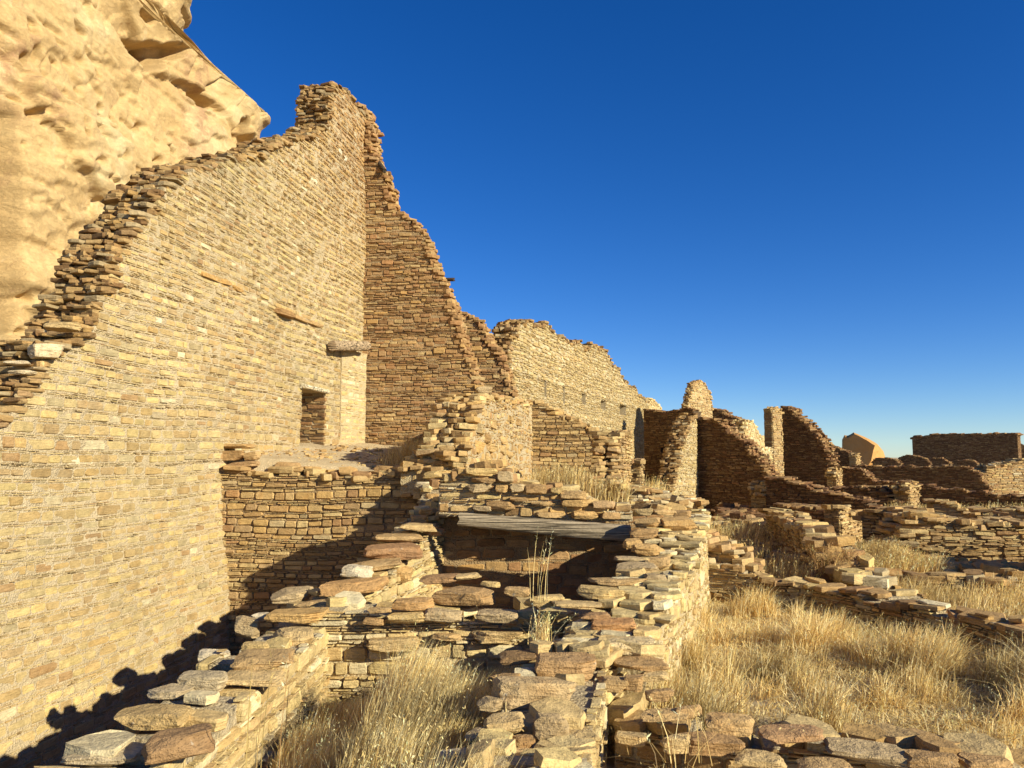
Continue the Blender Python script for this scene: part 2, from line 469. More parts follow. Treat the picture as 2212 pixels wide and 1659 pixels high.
            for a, b in iv:
                q = a-(rnd.uniform(0, w0) if a == q0 and a < .01 and False else 0)
                while q < b-.02:
                    w = rnd.uniform(w0, w1)
                    if rnd.random() < .12: w *= 1.35
                    if b-q-w < w0*.6: w = b-q
                    qm = q+w/2; wb = st['wob']*(math.sin(qm*1.1+ph)+.6*math.sin(qm*2.7+z*1.3+ph))
                    zc = z+hh/2+wb+zoff
                    tm = topf(qm)
                    if zc+hh*.5 < tm and zc-hh/2 > s.bz(qm)-.06:
                        h2 = hh; zc2 = zc
                        if typ == 'block' and rnd.random() < .10: h2 *= rnd.uniform(.55, .75)
                        if st['cut'] and typ == 'block':
                            zc2 += rnd.uniform(-.25, .25)*hh; h2 *= rnd.uniform(.7, 1.25)
                        pd = rnd.uniform(*st['proud']); dep = .09 if typ == 'block' else .06
                        if rnd.random() < .03: pd += .02
                        if rnd.random() > st['cut']*.6:
                            P0, tv, nv = frame(qm, zc2) if frame else s._fr3(qm, zc2)
                            rr = R(rnd.uniform(-1, 1)*st['rot']); rz = R(rnd.uniform(-1, 1)*2.5)
                            t2 = Vector((tv[0], tv[1], 0)); n2 = Vector((nv[0], nv[1], 0)); up = Vector((0, 0, 1))
                            tt = (t2*math.cos(rr)+up*math.sin(rr)); uu = (up*math.cos(rr)-t2*math.sin(rr))
                            n3 = (n2+tt*rz).normalized()
                            W, D, Hh = w-g, dep, h2-g*.8
                            M = [[-tt[i]*W, n3[i]*D, uu[i]*Hh] for i in range(3)]
                            cen = [P0[i]+n2[i]*(pd-dep/2) for i in range(3)]
                            cl_ = pick(pal, s.br)
                            if getattr(s, 'zone', False):
                                v = math.sin(qm*.9+zc*.7)+math.sin(qm*.37-zc*1.3+2)+.7*math.sin(qm*2.3+zc*2.1)
                                f_ = 1+.045*v; rd = max(0, min(1, (zc-E(3.2))/4))*max(0, min(1, (qm-s.L+5.5)/3))
                                rd += .35*max(0, math.sin(qm*.6+zc*.55+1)-.4)
                                cl_ = (cl_[0]*f_*(1-.10*rd), cl_[1]*f_*(1-.22*rd), cl_[2]*f_*(1-.26*rd))
                            s.bag.add(typ, M, cen, cl_, W*Hh)
                    q += w
            z += hh; k += 1
    def _fr3(s, q, z):
        a, t, n = s.fr(q); p = s.pt(q, z, 0); return p, t, n
    def end(s, which=0, style=None, pal=None):
        """masonry on the end of the wall"""
        q = 0 if which == 0 else s.L; a, t, n = s.fr(q); tt = s.top(q)
        if which == 0:
            A = a-n*s.t; d = n; nn = -t
        else:
            A = a; d = -n; nn = t
        def fr(x, z): return (A[0]+d[0]*x, A[1]+d[1]*x, z), d, nn
        s.face(0, s.t, (s.bz(q), tt), fr, lambda x: tt, style, ops=[], pal=pal)
    def jamb(s, o, near=False):
        q = o[1]; a, t, n = s.fr(q); A = a; d = -n; nn = -t
        def fr(x, z): return (A[0]+d[0]*x, A[1]+d[1]*x, z), d, nn
        s.face(0, s.t, (o[2], o[3]), fr, lambda x: o[3], 'rough', ops=[], pal='brown')
    def backface(s, style=None):
        def fr(x, z):
            a, t, n = s.fr(x); return (a[0]-n[0]*s.t, a[1]-n[1]*s.t, z), -t, -n
        s.face(0, s.L, None, fr, None, style)
    def crest(s, pal=None, kind='slab', layers=1):
        w0, w1, h0, h1 = s.cs; pal = pal or getattr(s, 'cpal', s.pal)
        # sample the profile by arc length
        pts = [(max(0, min(s.L, a)), b) for a, b in s.tp]
        acc = 0
        for (a0, z0), (a1, z1) in zip(pts[:-1], pts[1:]):
            l = math.hypot(a1-a0, z1-z0)
            if l < 1e-4 : continue
            steep = abs(z1-z0)/l; q = 0
            while q < l:
                f = q/l; sa = a0+(a1-a0)*f; za = z0+(z1-z0)*f+(s.jag(sa) if max(s.tz)-min(s.tz) > .01 else 0)
                hh = rnd.uniform(h0, h1)
                sz = rnd.uniform(w0, w1)
                n = -s.t-.03
                while n < .0:
                    dn = rnd.uniform(w0, w1)*.9
                    if rnd.random() < s.crestf:
                        w = sz*rnd.uniform(.8, 1.3); d = dn*rnd.uniform(1.0, 1.35)
                        nc = min(n+dn/2, -dn*.35+rnd.uniform(-.02, s.over*.7))
                        push = rnd.uniform(-.03, s.over)*(1 if z1 < z0 else -1)*steep
                        # nothing may stick through the sky side too far
                        za2 = za - rnd.uniform(0, .6)*hh - (.0 if steep > .5 else 0)
                        qq = sa+rnd.uniform(-.04, .04)+push
                        a, t, nn = s.fr(max(0, min(s.L, qq)))
                        ex = qq-max(0, min(s.L, qq))
                        b = (s.bat(za2) if s.bat else 0)
                        x = a[0]+t[0]*ex+nn[0]*(nc+b); y = a[1]+t[1]*ex+nn[1]*(nc+b)
                        yaw = math.atan2(t[1], t[0])+R(rnd.uniform(-24, 24))
                        Rm = rotm(yaw, R(rnd.uniform(-7, 7)), R(rnd.uniform(-7, 7)))
                        s.bag.add(kind, m3(Rm, w, d, hh), (x, y, za2), pick(pal, s.br), w*hh*1.5)
                    n += dn
                q += (hh*.75*steep + sz*.62*(1-steep))
        return s
    def hero(s, px, py, Y, wp, hp, col, yaw=None, kind='plate', dk=.75, e=None, tilt=4, var=None):
        if e is not None: p = PE(px, py, e); Y = p[1]
        else: p = P(px, py, Y)
        w = wp*Y/F*1.02; dep = w*dk; ang = max(.06, (py-988)/F)
        if e is None: p = P(px, py, Y+dep*.3)
        else: p = PE(px, py, e-.015)
        hh = max(.045, (hp*Y/F-dep*ang*.8)*.88); 
        Rm = rotm(R(rnd.uniform(-14, 14) if yaw is None else yaw), R(rnd.uniform(-tilt, tilt)), R(rnd.uniform(-tilt, tilt)))
        k_ = rnd.uniform(.9, 1.05); mt = lin(190, 156, 106); c = tuple((v*.62+w_*.38)*k_ for v, w_ in zip(col, mt))
        s.bag.add(kind, m3(Rm, w, dep, hh), p, c, w*hh, True, var)
    def build(s, name, label, cat='stone wall', faces=('f',), group=None, limit=298):
        a = s.fr(s.L/2)[0]; root = thing(name, label, cat, (a[0], a[1], s.bz(s.L/2)), group)
        s.core(root)
        if 'f' in faces: s.face()
        if '0' in faces: s.end(0)
        if '1' in faces: s.end(1)
        if 'b' in faces: s.backface()
        if 'c' in faces: s.crest()
        s.root = root; s.limit = limit
        return s
    def done(s, limit=None): s.bag.build(s.root, limit=limit or s.limit); return s.root

def az(a): return (math.sin(R(a)), math.cos(R(a)))
def line(px0, Y0, dirv, px1):
    """wall line that starts at (px0,Y0), runs along dirv and ends where column px1 is met"""
    A = XY(px0, Y0); s, _ = hit(px1, 988, A, dirv); return A, (A[0]+dirv[0]*s, A[1]+dirv[1]*s)
def prof(A, B, pts, lo=0):
    l = math.hypot(B[0]-A[0], B[1]-A[1]); u = ((B[0]-A[0])/l, (B[1]-A[1])/l)
    return [hit(x, y, A, u) for x, y in pts]
def cross(b): return (math.cos(R(b)), -math.sin(R(b)))
E = lambda v: H+v

# ============================================================ GROUND
y4 = [0, 3, 8, 10, 12.6, 20.1, 40]; x4 = [-1.74, -1.74, -1.68, -1.3, -.75, .5, 4]
y9 = [0, 3, 4.2, 5.6, 6.2, 10.4, 14.8, 23, 32, 60]; x9 = [.25, .25, .37, .65, 1.0, 2.5, 3.6, 5.2, 7.6, 14]
GU = np.array(az(10)); GN = np.array((math.cos(R(10)), -math.sin(R(10)))); GD = 6.9
def ground_e(x, y):
    x = np.asarray(x, float); y = np.asarray(y, float)
    c4 = np.interp(y, y4, x4)-.3; c9 = np.interp(y, y9, x9)-.35
    left = np.where(y < 12.95, -3.6, -.36+(np.clip(y, 12.95, 21)-12.95)*.062+.10*np.clip(c4-x, 0, 4))
    gd = -(x*GN[0]+y*GN[1]); 
    mid = np.where(y < 7.0, -2.05-.15*np.clip((-.75-x)/.6, 0, 1), np.where(y < 11.5, -2.4, np.interp(y, [11.5, 16, 23, 32], [-.62, -.6, -1.4, -2.02])))
    mid = np.where((y > 10.9) & (y < 12.7) & (x < c4+.36), -2.4, mid)
    mid = np.where((y > 10.95) & (x > 1.2), mid-.32*np.clip((x-1.2)/.6, 0, 1)*np.clip((20-y)/3, 0, 1), mid)
    right = np.where(y < 4.75, -1.93, np.interp(y, [4.75, 8, 40], [-2.0, -2.03, -2.1]))
    w = np.where(y > 15.2, np.clip((x-c9)/1.2+.5, 0, 1), (x > c9)*1.0)
    r = np.where(x < c4, left, mid*(1-w)+right*w)
    far = np.clip((y-36)/10, 0, 1); r = r*(1-far)-2.1*far
    r = np.where(y < 1.8, -2.0+0*r, r)
    n = fbm(x*.9, y*.9, 0, 3, 5)*.04+fbm(x*5, y*5, 0, 3, 8)*.018
    return r+n*(y < 60)
def axis(segs):
    o = []
    for a, b, s in segs: o += list(np.arange(a, b, s))
    return np.array(o+[segs[-1][1]])
gx = axis([(-4000, -400, 600), (-400, -40, 60), (-40, -9, 3), (-9, 9, .09), (9, 30, .5), (30, 100, 7), (100, 900, 200), (900, 4900, 1000)])
gy = axis([(-60, -2, 10), (-2, 2.4, .5), (2.4, 16, .09), (16, 34, .2), (34, 70, 1), (70, 400, 30), (400, 8000, 800)])
GX, GY = np.meshgrid(gx, gy); ge = ground_e(GX, GY)
V = np.stack([GX.ravel(), GY.ravel(), ge.ravel()+H], 1); nx, ny = len(gx), len(gy)
ii = (np.arange(ny-1)[:, None]*nx+np.arange(nx-1)[None, :]).ravel()
Q = np.stack([ii, ii+1, ii+1+nx, ii+nx], 1)
m, nt, b = newmat('sandy_earth'); p = posmap(nt)
n1 = noise(nt, p, 1.2, 5, .6); n2 = noise(nt, p, 30, 6, .7); n3 = noise(nt, p, 140, 3, .7)
col = mixc(nt, maprange(nt, n1, .35, .65, 0, 1), (.66, .49, .27), (.72, .56, .33))
vo = nnode(nt, 'ShaderNodeTexVoronoi'); nt.links.new(p, vo.inputs['Vector']); vo.inputs['Scale'].default_value = 26
pe = mathn(nt, 'MULTIPLY', maprange(nt, vo.outputs['Distance'], .05, .45, 1.1, .8), maprange(nt, n3, .3, .7, .75, 1.1))
cc = nt.nodes.new('ShaderNodeCombineXYZ')
for i in range(3): nt.links.new(pe, cc.inputs[i])
col = mixc(nt, 1.0, col, cc.outputs[0], 'MULTIPLY'); nt.links.new(col, b.inputs['Base Color'])
bump(nt, b, mathn(nt, 'ADD', n2, mathn(nt, 'MULTIPLY', n3, .5)), .8, .03)
tag(obj('ground', rawmesh('ground', V, Q, m, smooth=True)), kind='structure')

# ============================================================ CLIFF
m, nt, b = newmat('sandstone_cliff'); p = posmap(nt); pb = posmap(nt, (.25, .25, 1.6)); pv = posmap(nt, (1, 1, .22))
n1 = noise(nt, pb, 1.1, 6, .6, .4); n2 = noise(nt, pv, .35, 5, .6, .8); n3 = noise(nt, p, 2.2, 6, .65); n4 = noise(nt, p, 14, 5, .7)
col = mixc(nt, maprange(nt, n1, .35, .68, 0, 1), (.52, .355, .16), (.45, .295, .125))
col = mixc(nt, maprange(nt, noise(nt, p, .33, 4, .5, .6), .50, .66, 0, .75), col, (.54, .41, .215))
stn = mathn(nt, 'MULTIPLY', maprange(nt, n2, .55, .66, 0, 1), maprange(nt, n3, .42, .56, .1, 1))
col = mixc(nt, mathn(nt, 'MULTIPLY', stn, .85), col, (.33, .185, .095))
col = mixc(nt, maprange(nt, noise(nt, p, .8, 8, .75, .6), .57, .60, 0, .42), col, (.36, .215, .105))
col = mixc(nt, maprange(nt, noise(nt, pv, .9, 6, .7, .5), .60, .68, 0, .6), col, (.62, .45, .26))
cc = nt.nodes.new('ShaderNodeCombineXYZ'); k = maprange(nt, n4, .3, .7, .86, 1.1)
for i in range(3): nt.links.new(k, cc.inputs[i])
col = mixc(nt, 1.0, col, cc.outputs[0], 'MULTIPLY'); nt.links.new(col, b.inputs['Base Color'])
h = mathn(nt, 'ADD', mathn(nt, 'MULTIPLY', n1, .35), mathn(nt, 'MULTIPLY', n3, .4)); h = mathn(nt, 'ADD', h, mathn(nt, 'MULTIPLY', n4, .16))
rg = mathn(nt, 'ABSOLUTE', mathn(nt, 'SUBTRACT', noise(nt, posmap(nt, (.8, .8, 1.7)), 2.6, 9, .72, .4), .5)); h = mathn(nt, 'ADD', h, mathn(nt, 'MULTIPLY', mathn(nt, 'MINIMUM', rg, .05), 3.2))
crk = nnode(nt, 'ShaderNodeTexVoronoi', feature='DISTANCE_TO_EDGE'); 
pd = posmap(nt, (.35, .35, 1.3)); wv = mixc(nt, .18, pd, nnode(nt, 'ShaderNodeTexNoise', Scale=1.4).outputs['Color'])
nt.links.new(wv, crk.inputs['Vector']); crk.inputs['Scale'].default_value = .9
h = mathn(nt, 'ADD', h, maprange(nt, crk.outputs['Distance'], 0, .014, -.12, 0))
bump(nt, b, h, .55, .13)
M_CLIFF = m
CD = 17.0
def cliff_s(px, py):
    A = (-CD*GN[0], -CD*GN[1]); s, z = hit(px, py, A, (GU[0], GU[1])); return s, z-H
edge = [cliff_s(q[0]+(4 if q[1] < 100 else 24), q[1]) for q in ((330, -260), (360, -120), (392, -10), (420, 28), (426, 60), (414, 84), (440, 128), (470, 160), (498, 192), (516, 216), (550, 243), (576, 264), (562, 284), (560, 300), (552, 318), (556, 380), (560, 600), (565, 900), (565, 1100))]
ez = np.array([q[1] for q in edge])[::-1]; es = np.array([q[0] for q in edge])[::-1]
zs = np.arange(-4, 24, .062); smax = np.interp(zs, ez, es); sjit = .09*fbm(zs*2.2, 0, 0, 4, 4)
US = np.linspace(0, 1, 430)**.85; S = 9+(smax[:, None]-9)*US[None, :]+sjit[:, None]*US[None, :]**14; Zc = np.repeat(zs[:, None], len(US), 1)
d = .45*fbm(S*.16, 0, Zc*.22, 3, 21) + .03*fbm(S*.5, 3, Zc*.9, 4, 22)
bed = Zc + .25*np.sin(S*.35) + .25*fbm(S*.3, 7, Zc*.3, 2, 30)
lay = vnoise(S*.22, 5, bed*1.1, 31); d += .08*np.round(lay*2.6)/2.6 + .022*fbm(S*2.2, 1, Zc*3.2, 5, 33)
def slabs(u, v, sd_):
    """fractured panels: nearest-cell planes with their own offset and tilt"""
    best = np.full(u.shape, 1e9); sec = np.full(u.shape, 1e9); val = np.zeros(u.shape); ui = np.floor(u).astype(np.int64); vi = np.floor(v).astype(np.int64)
    for a in (-1, 0, 1):
        for b_ in (-1, 0, 1):
            ci, cj = ui+a, vi+b_; z_ = np.zeros_like(ci)
            cu = ci+_hash(ci, cj, z_, sd_); cv = cj+_hash(ci, cj, z_, sd_+1); du, dv = u-cu, v-cv; r_ = du*du+dv*dv
            w_ = (_hash(ci, cj, z_, sd_+2)-.5)+du*(_hash(ci, cj, z_, sd_+3)-.5)*1.1+dv*(_hash(ci, cj, z_, sd_+4)-.5)*1.1
            m_ = r_ < best; sec = np.where(m_, best, np.minimum(sec, r_)); val = np.where(m_, w_, val); best = np.minimum(best, r_)
    return val, np.sqrt(sec)-np.sqrt(best)
for (sc_, am_, sd_, th_) in ((.30, .46, 201, -9), (.75, .20, 211, -.3), (1.7, .07, 221, .12)):
    wu = S*sc_*.8+.4*fbm(S*sc_*1.1, 2, Zc*sc_*1.3, 3, sd_); wv = bed*sc_*1.9+.35*fbm(S*sc_, 6, Zc*sc_*1.4, 3, sd_+9)
    val_, ed_ = slabs(wu, wv, sd_); mk_ = np.clip((fbm(S*.2, 3, Zc*.25, 2, sd_+5)-th_)*4, 0, 1)
    d += am_*val_*mk_ - am_*.35*np.clip(1-ed_/.035, 0, 1)*mk_
ck = np.abs(fbm(S*.35, 3, bed*.9, 4, 95)); d -= .16*np.clip((1-ck/.02)*2, 0, 1)*np.clip(fbm(S*.3, 1, Zc*.3, 2, 96)*2+.6, 0, 1)
ck = np.abs(fbm(S*.8+4, 3, bed*.35, 4, 97)); d -= .12*np.clip((1-ck/.013)*2, 0, 1)*np.clip(fbm(S*.3, 1, Zc*.3, 2, 98)*2+.3, 0, 1)
big = vnoise(S*.33+9, 2, Zc*.33, 35); d += .30*np.clip((big-.12)*9, -.5, .5)          # spalled panels
pk = fbm(S*1.8, 3, Zc*3.0, 3, 40); pm = np.clip(fbm(S*.22, 8, Zc*.3, 2, 41)+.15, 0, 1)
d -= .42*np.clip((pk-.62)*9, 0, 1)*pm                                                       # weathered pockets
def scoop(px, py, rs, rz, depth, shear=0, pw=2.2):
    global d
    s0, z0 = cliff_s(px, py); a = (S-s0); q = (Zc-z0)-shear*a
    r = (np.abs(a/rs)**pw+np.abs(q/rz)**pw); wob = .25*fbm(S*1.7, 2, Zc*1.7, 2, 55)
    d -= depth*np.clip((1.1+wob-r)*3.5, 0, 1)
for a in ((352, 118, .75, .5, 1.3, .5), (395, 108, .7, .32, 1.1, .5), (322, 108, .5, .38, .8, .3), (445, 205, 1.25, .28, .6, .05), (470, 222, .9, .22, .5, -.05),
          (386, 62, .8, .14, .45, .1), (334, 33, .42, .16, .5, 0), (530, 288, .75, .75, .9, .5), (548, 312, .9, .5, .9, .2), (408, 42, .7, .14, .4, -.1),
          (75, 50, .2, .09, .35, -.1), (75, 66, .16, .12, .3, 0), (66, 128, .12, .2, .35, 0), (86, 115, .1, .22, .3, .1), (10, 93, .14, .1, .35, 0), (48, 214, .2, .1, .35, 0), (24, 196, .25, .05, .3, -.3),
          (168, 262, .14, .2, .4, 0), (168, 288, .12, .1, .4, 0), (242, 262, .12, .22, .45, 0), (268, 262, .1, .2, .4, 0), (205, 282, .3, .1, .3, -.4), (232, 160, .14, .1, .3, 0), (322, 276, .14, .14, .35, .4),
          (258, 340, .16, .08, .3, .3), (420, 310, .3, .1, .25, -.3), (386, 318, .45, .08, .22, -.2), (215, 120, .5, .06, .2, -.3), (120, 65, .7, .06, .25, -.25), (300, 210, .9, .05, .15, -.2), (130, 62, .35, .07, .2, 0),
          (188, 62, .28, .1, .3, -.3), (30, 70, .35, .06, .25, -.2)): scoop(*a)
gs, _ = cliff_s(-6, 400); gw = .62+.22*fbm(Zc*.6, 0, 0, 3, 60)
zt = np.clip((cliff_s(10, 175)[1]-Zc)/1.5, 0, 1)
d -= 2.2*np.clip(1.25-np.abs(S-gs)/gw, 0, 1)*zt                                         # tall vertical recess at far left
low = np.clip((cliff_s(100, 520)[1]-Zc)/2.0, 0, 1); d += low*(.35+.5*fbm(S*.7, 4, Zc*.5, 3, 61))
# round the nose
rn = np.clip((smax[:, None]-S)/1.6, 0, 1); d -= .5*(1-rn)**2.2
for _ in range(1):
    dp = np.pad(d, 1, mode='edge'); d = sum(dp[a:a+d.shape[0], b_:b_+d.shape[1]]*(4 if (a, b_) == (1, 1) else 2 if 1 in (a, b_) else 1) for a in range(3) for b_ in range(3))/16
px_ = S*GU[0]-(CD-d)*GN[0]; py_ = S*GU[1]-(CD-d)*GN[1]
# side and back that turn away behind the nose
back = []
for k, (ds, dn) in enumerate(((.0, -.8), (-.1, -2), (-.3, -5), (-1.5, -12), (-8, -16), (-20, -17))):
    s2 = smax+sjit+ds+.15*fbm(zs*1.2, k, 0, 3, 70); n2_ = CD-d[:, -1]-dn+.3*fbm(zs*.7, k, 3, 2, 71)
    back.append((s2*GU[0]-n2_*GN[0], s2*GU[1]-n2_*GN[1]))
px_ = np.concatenate([px_]+[q[0][:, None] for q in back], 1); py_ = np.concatenate([py_]+[q[1][:, None] for q in back], 1)
Zf = np.repeat(zs[:, None], px_.shape[1], 1)
V = np.stack([px_.ravel(), py_.ravel(), Zf.ravel()+H], 1); n_ = px_.shape[1]
ii = (np.arange(len(zs)-1)[:, None]*n_+np.arange(n_-1)[None, :]).ravel(); Q = np.stack([ii, ii+1, ii+1+n_, ii+n_], 1)
me = rawmesh('cliff', V, Q, m, smooth=True)
cl = obj('cliff', me); tag(cl, kind='structure', label='tall yellow sandstone cliff rising behind the high curved wall')

# ============================================================ WALLS
W = {}
def ppoly(p): return p
# --- the great wall
dG = (GU[0], GU[1]); A0 = (-GD*GN[0], -GD*GN[1]); s0, _ = hit(-170, 988, A0, dG)
A = (A0[0]+dG[0]*s0, A0[1]+dG[1]*s0); s1, _ = hit(764, 700, A, dG); s1 += 1.0
B = (A[0]+dG[0]*s1, A[1]+dG[1]*s1)
tp = prof(A, B, [(-165, 1120), (-90, 1030), (0, 915), (40, 880), (62, 850), (95, 800), (125, 747), (170, 735), (200, 690), (211, 655), (245, 610), (254, 552), (288, 506), (336, 452), (350, 420), (400, 372), (430, 362),
                 (500, 345), (552, 338), (600, 310), (642, 302), (686, 292), (712, 268), (716, 213), (724, 186), (750, 196), (772, 228)])
tp.append((s1, tp[-1][1]))
oL, oR = hit(649, 905, A, dG)[0], hit(703, 905, A, dG)[0]
oB, oT = hit(675, 976, A, dG)[1], hit(675, 843, A, dG)[1]
g = Wall([A, B], lambda q: (E(-3.7) if A[1]+dG[1]*q < 13.2 else E(-.5)), tp, .78, 'banded', 'great', M_MORTW, [(oL, oR, oB-.02, oT)],
         batter=lambda z: max(0, (E(-.25)-z))*.1, cell=.13, cs=(.16, .42, .045, .10), over=.05, bright=.87)
g.cs = (.14, .36, .03, .075); g.zone = True; g.cpal = 'crest'
g.rag = .03
g.build('great_wall', 'highest sunlit curved wall of banded masonry with a small doorway, rising to a jagged tower', 'ruined wall', ('f', 'c'))
g.jamb(g.op[0])
# loose leaning slabs on the stepped near end
sq = g.p[0]
bl = Wall([(0, 0), (1, 0)], 0, [(0, 0), (1, 0)], 1)
bl.bag = g.bag
HC = lambda *a, **k: bl.hero(*a, **k)
HC(97, 760, 8.9, 62, 40, PALE, 55, 'rock', .9); HC(40, 785, 8.8, 50, 12, WHT, 20); HC(50, 805, 8.75, 55, 14, PALE, 10); 0
HC(137, 706, 9.2, 74, 22, BUFF, 15, dk=.5); HC(60, 745, 9.1, 60, 18, OCH, 12)
HC(395, 400, 12.5, 60, 22, BROWN, 12); HC(418, 372, 12.7, 70, 16, DKB, 12)
# projecting ledge stones in the face
def onface(wall, px, py, wpx, h, out, col, tilt=0):
    a = wall.p[0]; u = wall.seg[0][3]; s, z = hit(px, py, a, u); s2, _ = hit(px+wpx, py, a, u); w = abs(s2-s)
    P0, tv, nv = wall._fr3(s+w/2, z)
    up = Vector((0, 0, 1)); t3 = Vector((tv[0], tv[1], 0)); n3 = Vector((nv[0], nv[1], 0)); rr = R(tilt)
    tt = t3*math.cos(rr)+up*math.sin(rr); uu = up*math.cos(rr)-t3*math.sin(rr)
    M = [[-tt[i]*w, n3[i]*(out+.06), uu[i]*h] for i in range(3)]
    wall.bag.add('plate', M, [P0[i]+n3[i]*(out-.06)/2 for i in range(3)], col, w*h, True)
onface(g, 590, 668, 42, .11, .16, BROWN); onface(g, 634, 682, 34, .09, .08, TAN); onface(g, 668, 695, 30, .08, .07, TAN)
for x, y, w in ((432, 590, 42), (472, 606, 24), (497, 620, 24)): onface(g, x, y, w, .075, .05, OCH)
onface(g, 725, 322, 10, .12, .012, WHT); onface(g, 737, 340, 8, .12, .012, WHT); onface(g, 668, 385, 16, .13, .012, PALE); onface(g, 643, 525+30, 13, .12, .012, PALE)
onface(g, 328, 895, 66, .10, .012, GREY); onface(g, 150, 996, 60, .12, .012, PALE); 
g.done()
# doorway lintel slab in the great wall
M_WOOD, nt, b = newmat('weathered_wood'); p = posmap(nt, (.6, 6, 26)); n1 = noise(nt, p, 2.2, 5, .65, .4); n2 = noise(nt, posmap(nt), 30, 4, .6)
oc = nt.nodes.new('ShaderNodeObjectInfo').outputs['Color']
cc = nt.nodes.new('ShaderNodeCombineXYZ'); k = mathn(nt, 'MULTIPLY', maprange(nt, n1, .38, .60, .12, 1.3), maprange(nt, n2, .3, .7, .85, 1.1))
for i in range(3): nt.links.new(k, cc.inputs[i])
nt.links.new(mixc(nt, 1.0, oc, cc.outputs[0], 'MULTIPLY'), b.inputs['Base Color']); bump(nt, b, n1, 1.0, .03)
def log(name, a, b, r0, r1, col, parent=None, label=None, cat=None, seg=14, rings=14, flat=1.0):
    a, b = Vector(a), Vector(b); d = (b-a); L = d.length; d.normalize(); up = Vector((0, 0, 1)); sx = d.cross(up).normalized(); sz = sx.cross(d)
    V = []; T = []
    for i in range(rings+1):
        f = i/rings; r = r0+(r1-r0)*f
        for j in range(seg):
            an = 2*math.pi*j/seg
            rr = r*(1+.07*math.sin(3*an+f*1.5+r0*40)+.04*math.sin(7*an+f*3)+rnd.uniform(-.03, .03))
            q = a+d*(L*f+(rnd.uniform(-.02, .02) if i in (0, rings) else 0))+sx*math.cos(an)*rr+sz*math.sin(an)*rr*flat
            V.append(tuple(q-a))
    for i in range(rings):
        for j in range(seg): T.append((i*seg+j, i*seg+(j+1) % seg, (i+1)*seg+(j+1) % seg, (i+1)*seg+j))
    V.append((0, 0, 0)); V.append(tuple(b-a)); c0, c1 = len(V)-2, len(V)-1
    for j in range(seg): T.append((c0, (j+1) % seg, j, j)); T.append((c1, rings*seg+j, rings*seg+(j+1) % seg, rings*seg+(j+1) % seg))
    me = bpy.data.meshes.new(name); me.from_pydata(V, [], [t if len(set(t)) == 4 else tuple(dict.fromkeys(t)) for t in T]); me.materials.append(M_WOOD); me.shade_smooth(); me.set_sharp_from_angle(angle=R(50))
    o = obj(name, me, parent); loc = a-(Vector(parent.location) if parent else Vector((0, 0, 0))); o.location = loc; o.color = (*col, 1)
    return tag(o, label, cat)
p1 = g.pt(oL-.12, oT+.03, .06); p2 = g.pt(oR+.04, oT+.03, .06)
log('door_lintel', p1, p2, .07, .07, PALE, g.root, flat=.7)

# --- brown cross wall at the foot of the tower
cB = cross(1.5)
A2 = XY(762, 18.9); s, _ = hit(1075, 988, A2, cB); B2 = (A2[0]+cB[0]*s, A2[1]+cB[1]*s)
tp = prof(A2, B2, [(762, 226), (773, 226), (785, 240), (795, 262), (797, 318), (806, 335), (826, 368), (833, 400), (842, 452), (862, 462), (894, 480), (910, 508), (922, 541), (942, 593), (955, 613), (970, 650), (978, 675), (994, 733), (1012, 775), (1036, 850), (1050, 900), (1070, 960)])
dT = hit(770, 757, A2, cB)[1]
w = Wall([A2, B2], E(-.2), tp, .85, 'course', 'brown', M_MORTB, [], cs=(.14, .34, .05, .1), over=.09)
w.build('cross_wall', 'tall brown coursed cross wall stepping down from the tower corner', 'ruined wall', ('f', 'c', '1')); w.done()
WB = w
log('beam_stub', P(940, 604, 19.2), P(981, 604, 19.0), .05, .045, lin(80, 66, 52), w.root); log('beam_stub', P(800, 330, 19.3), P(831, 369, 18.7), .07, .06, lin(88, 76, 62), w.root)
log('door_lintel', P(717, 747, 16.75), P(792, 747, 18.3), .11, .115, lin(176, 150, 116), w.root)
# pale pier in the corner, under the short log
sp_, _ = hit(736, 900, g.p[0], dG); qa = g.pt(sp_, E(1), .03)
w = Wall([(qa[0], qa[1]), (XY(788, 18.75)[0], 18.75)], E(-.1), [(0, dT-.03), (2, dT-.03)], .34, 'rough', 'pale', M_MORT, cs=(.14, .3, .04, .08))
w.st = dict(STY['rough'], proud=(0, .012), gap=.022)
w.build('wall_pier', 'pale smooth pier in the corner under the short wooden log', 'ruined wall', ('f',)); w.done(160)
# --- second brown cross wall behind
A2, B2 = line(930, 21.6, cross(2), 1135)
tp = prof(A2, B2, [(930, 640), (978, 664), (1000, 672), (1020, 685), (1045, 712), (1056, 740), (1070, 752), (1075, 775), (1088, 800), (1095, 830), (1110, 870), (1125, 905)])
w = Wall([A2, B2], E(-.5), tp, .8, 'course', 'brown', M_MORTB, cs=(.14, .36, .05, .1), over=.1)
w.build('cross_wall', 'second brown cross wall, just right of and behind the taller one', 'ruined wall', ('f', 'c', '1')); w.done()
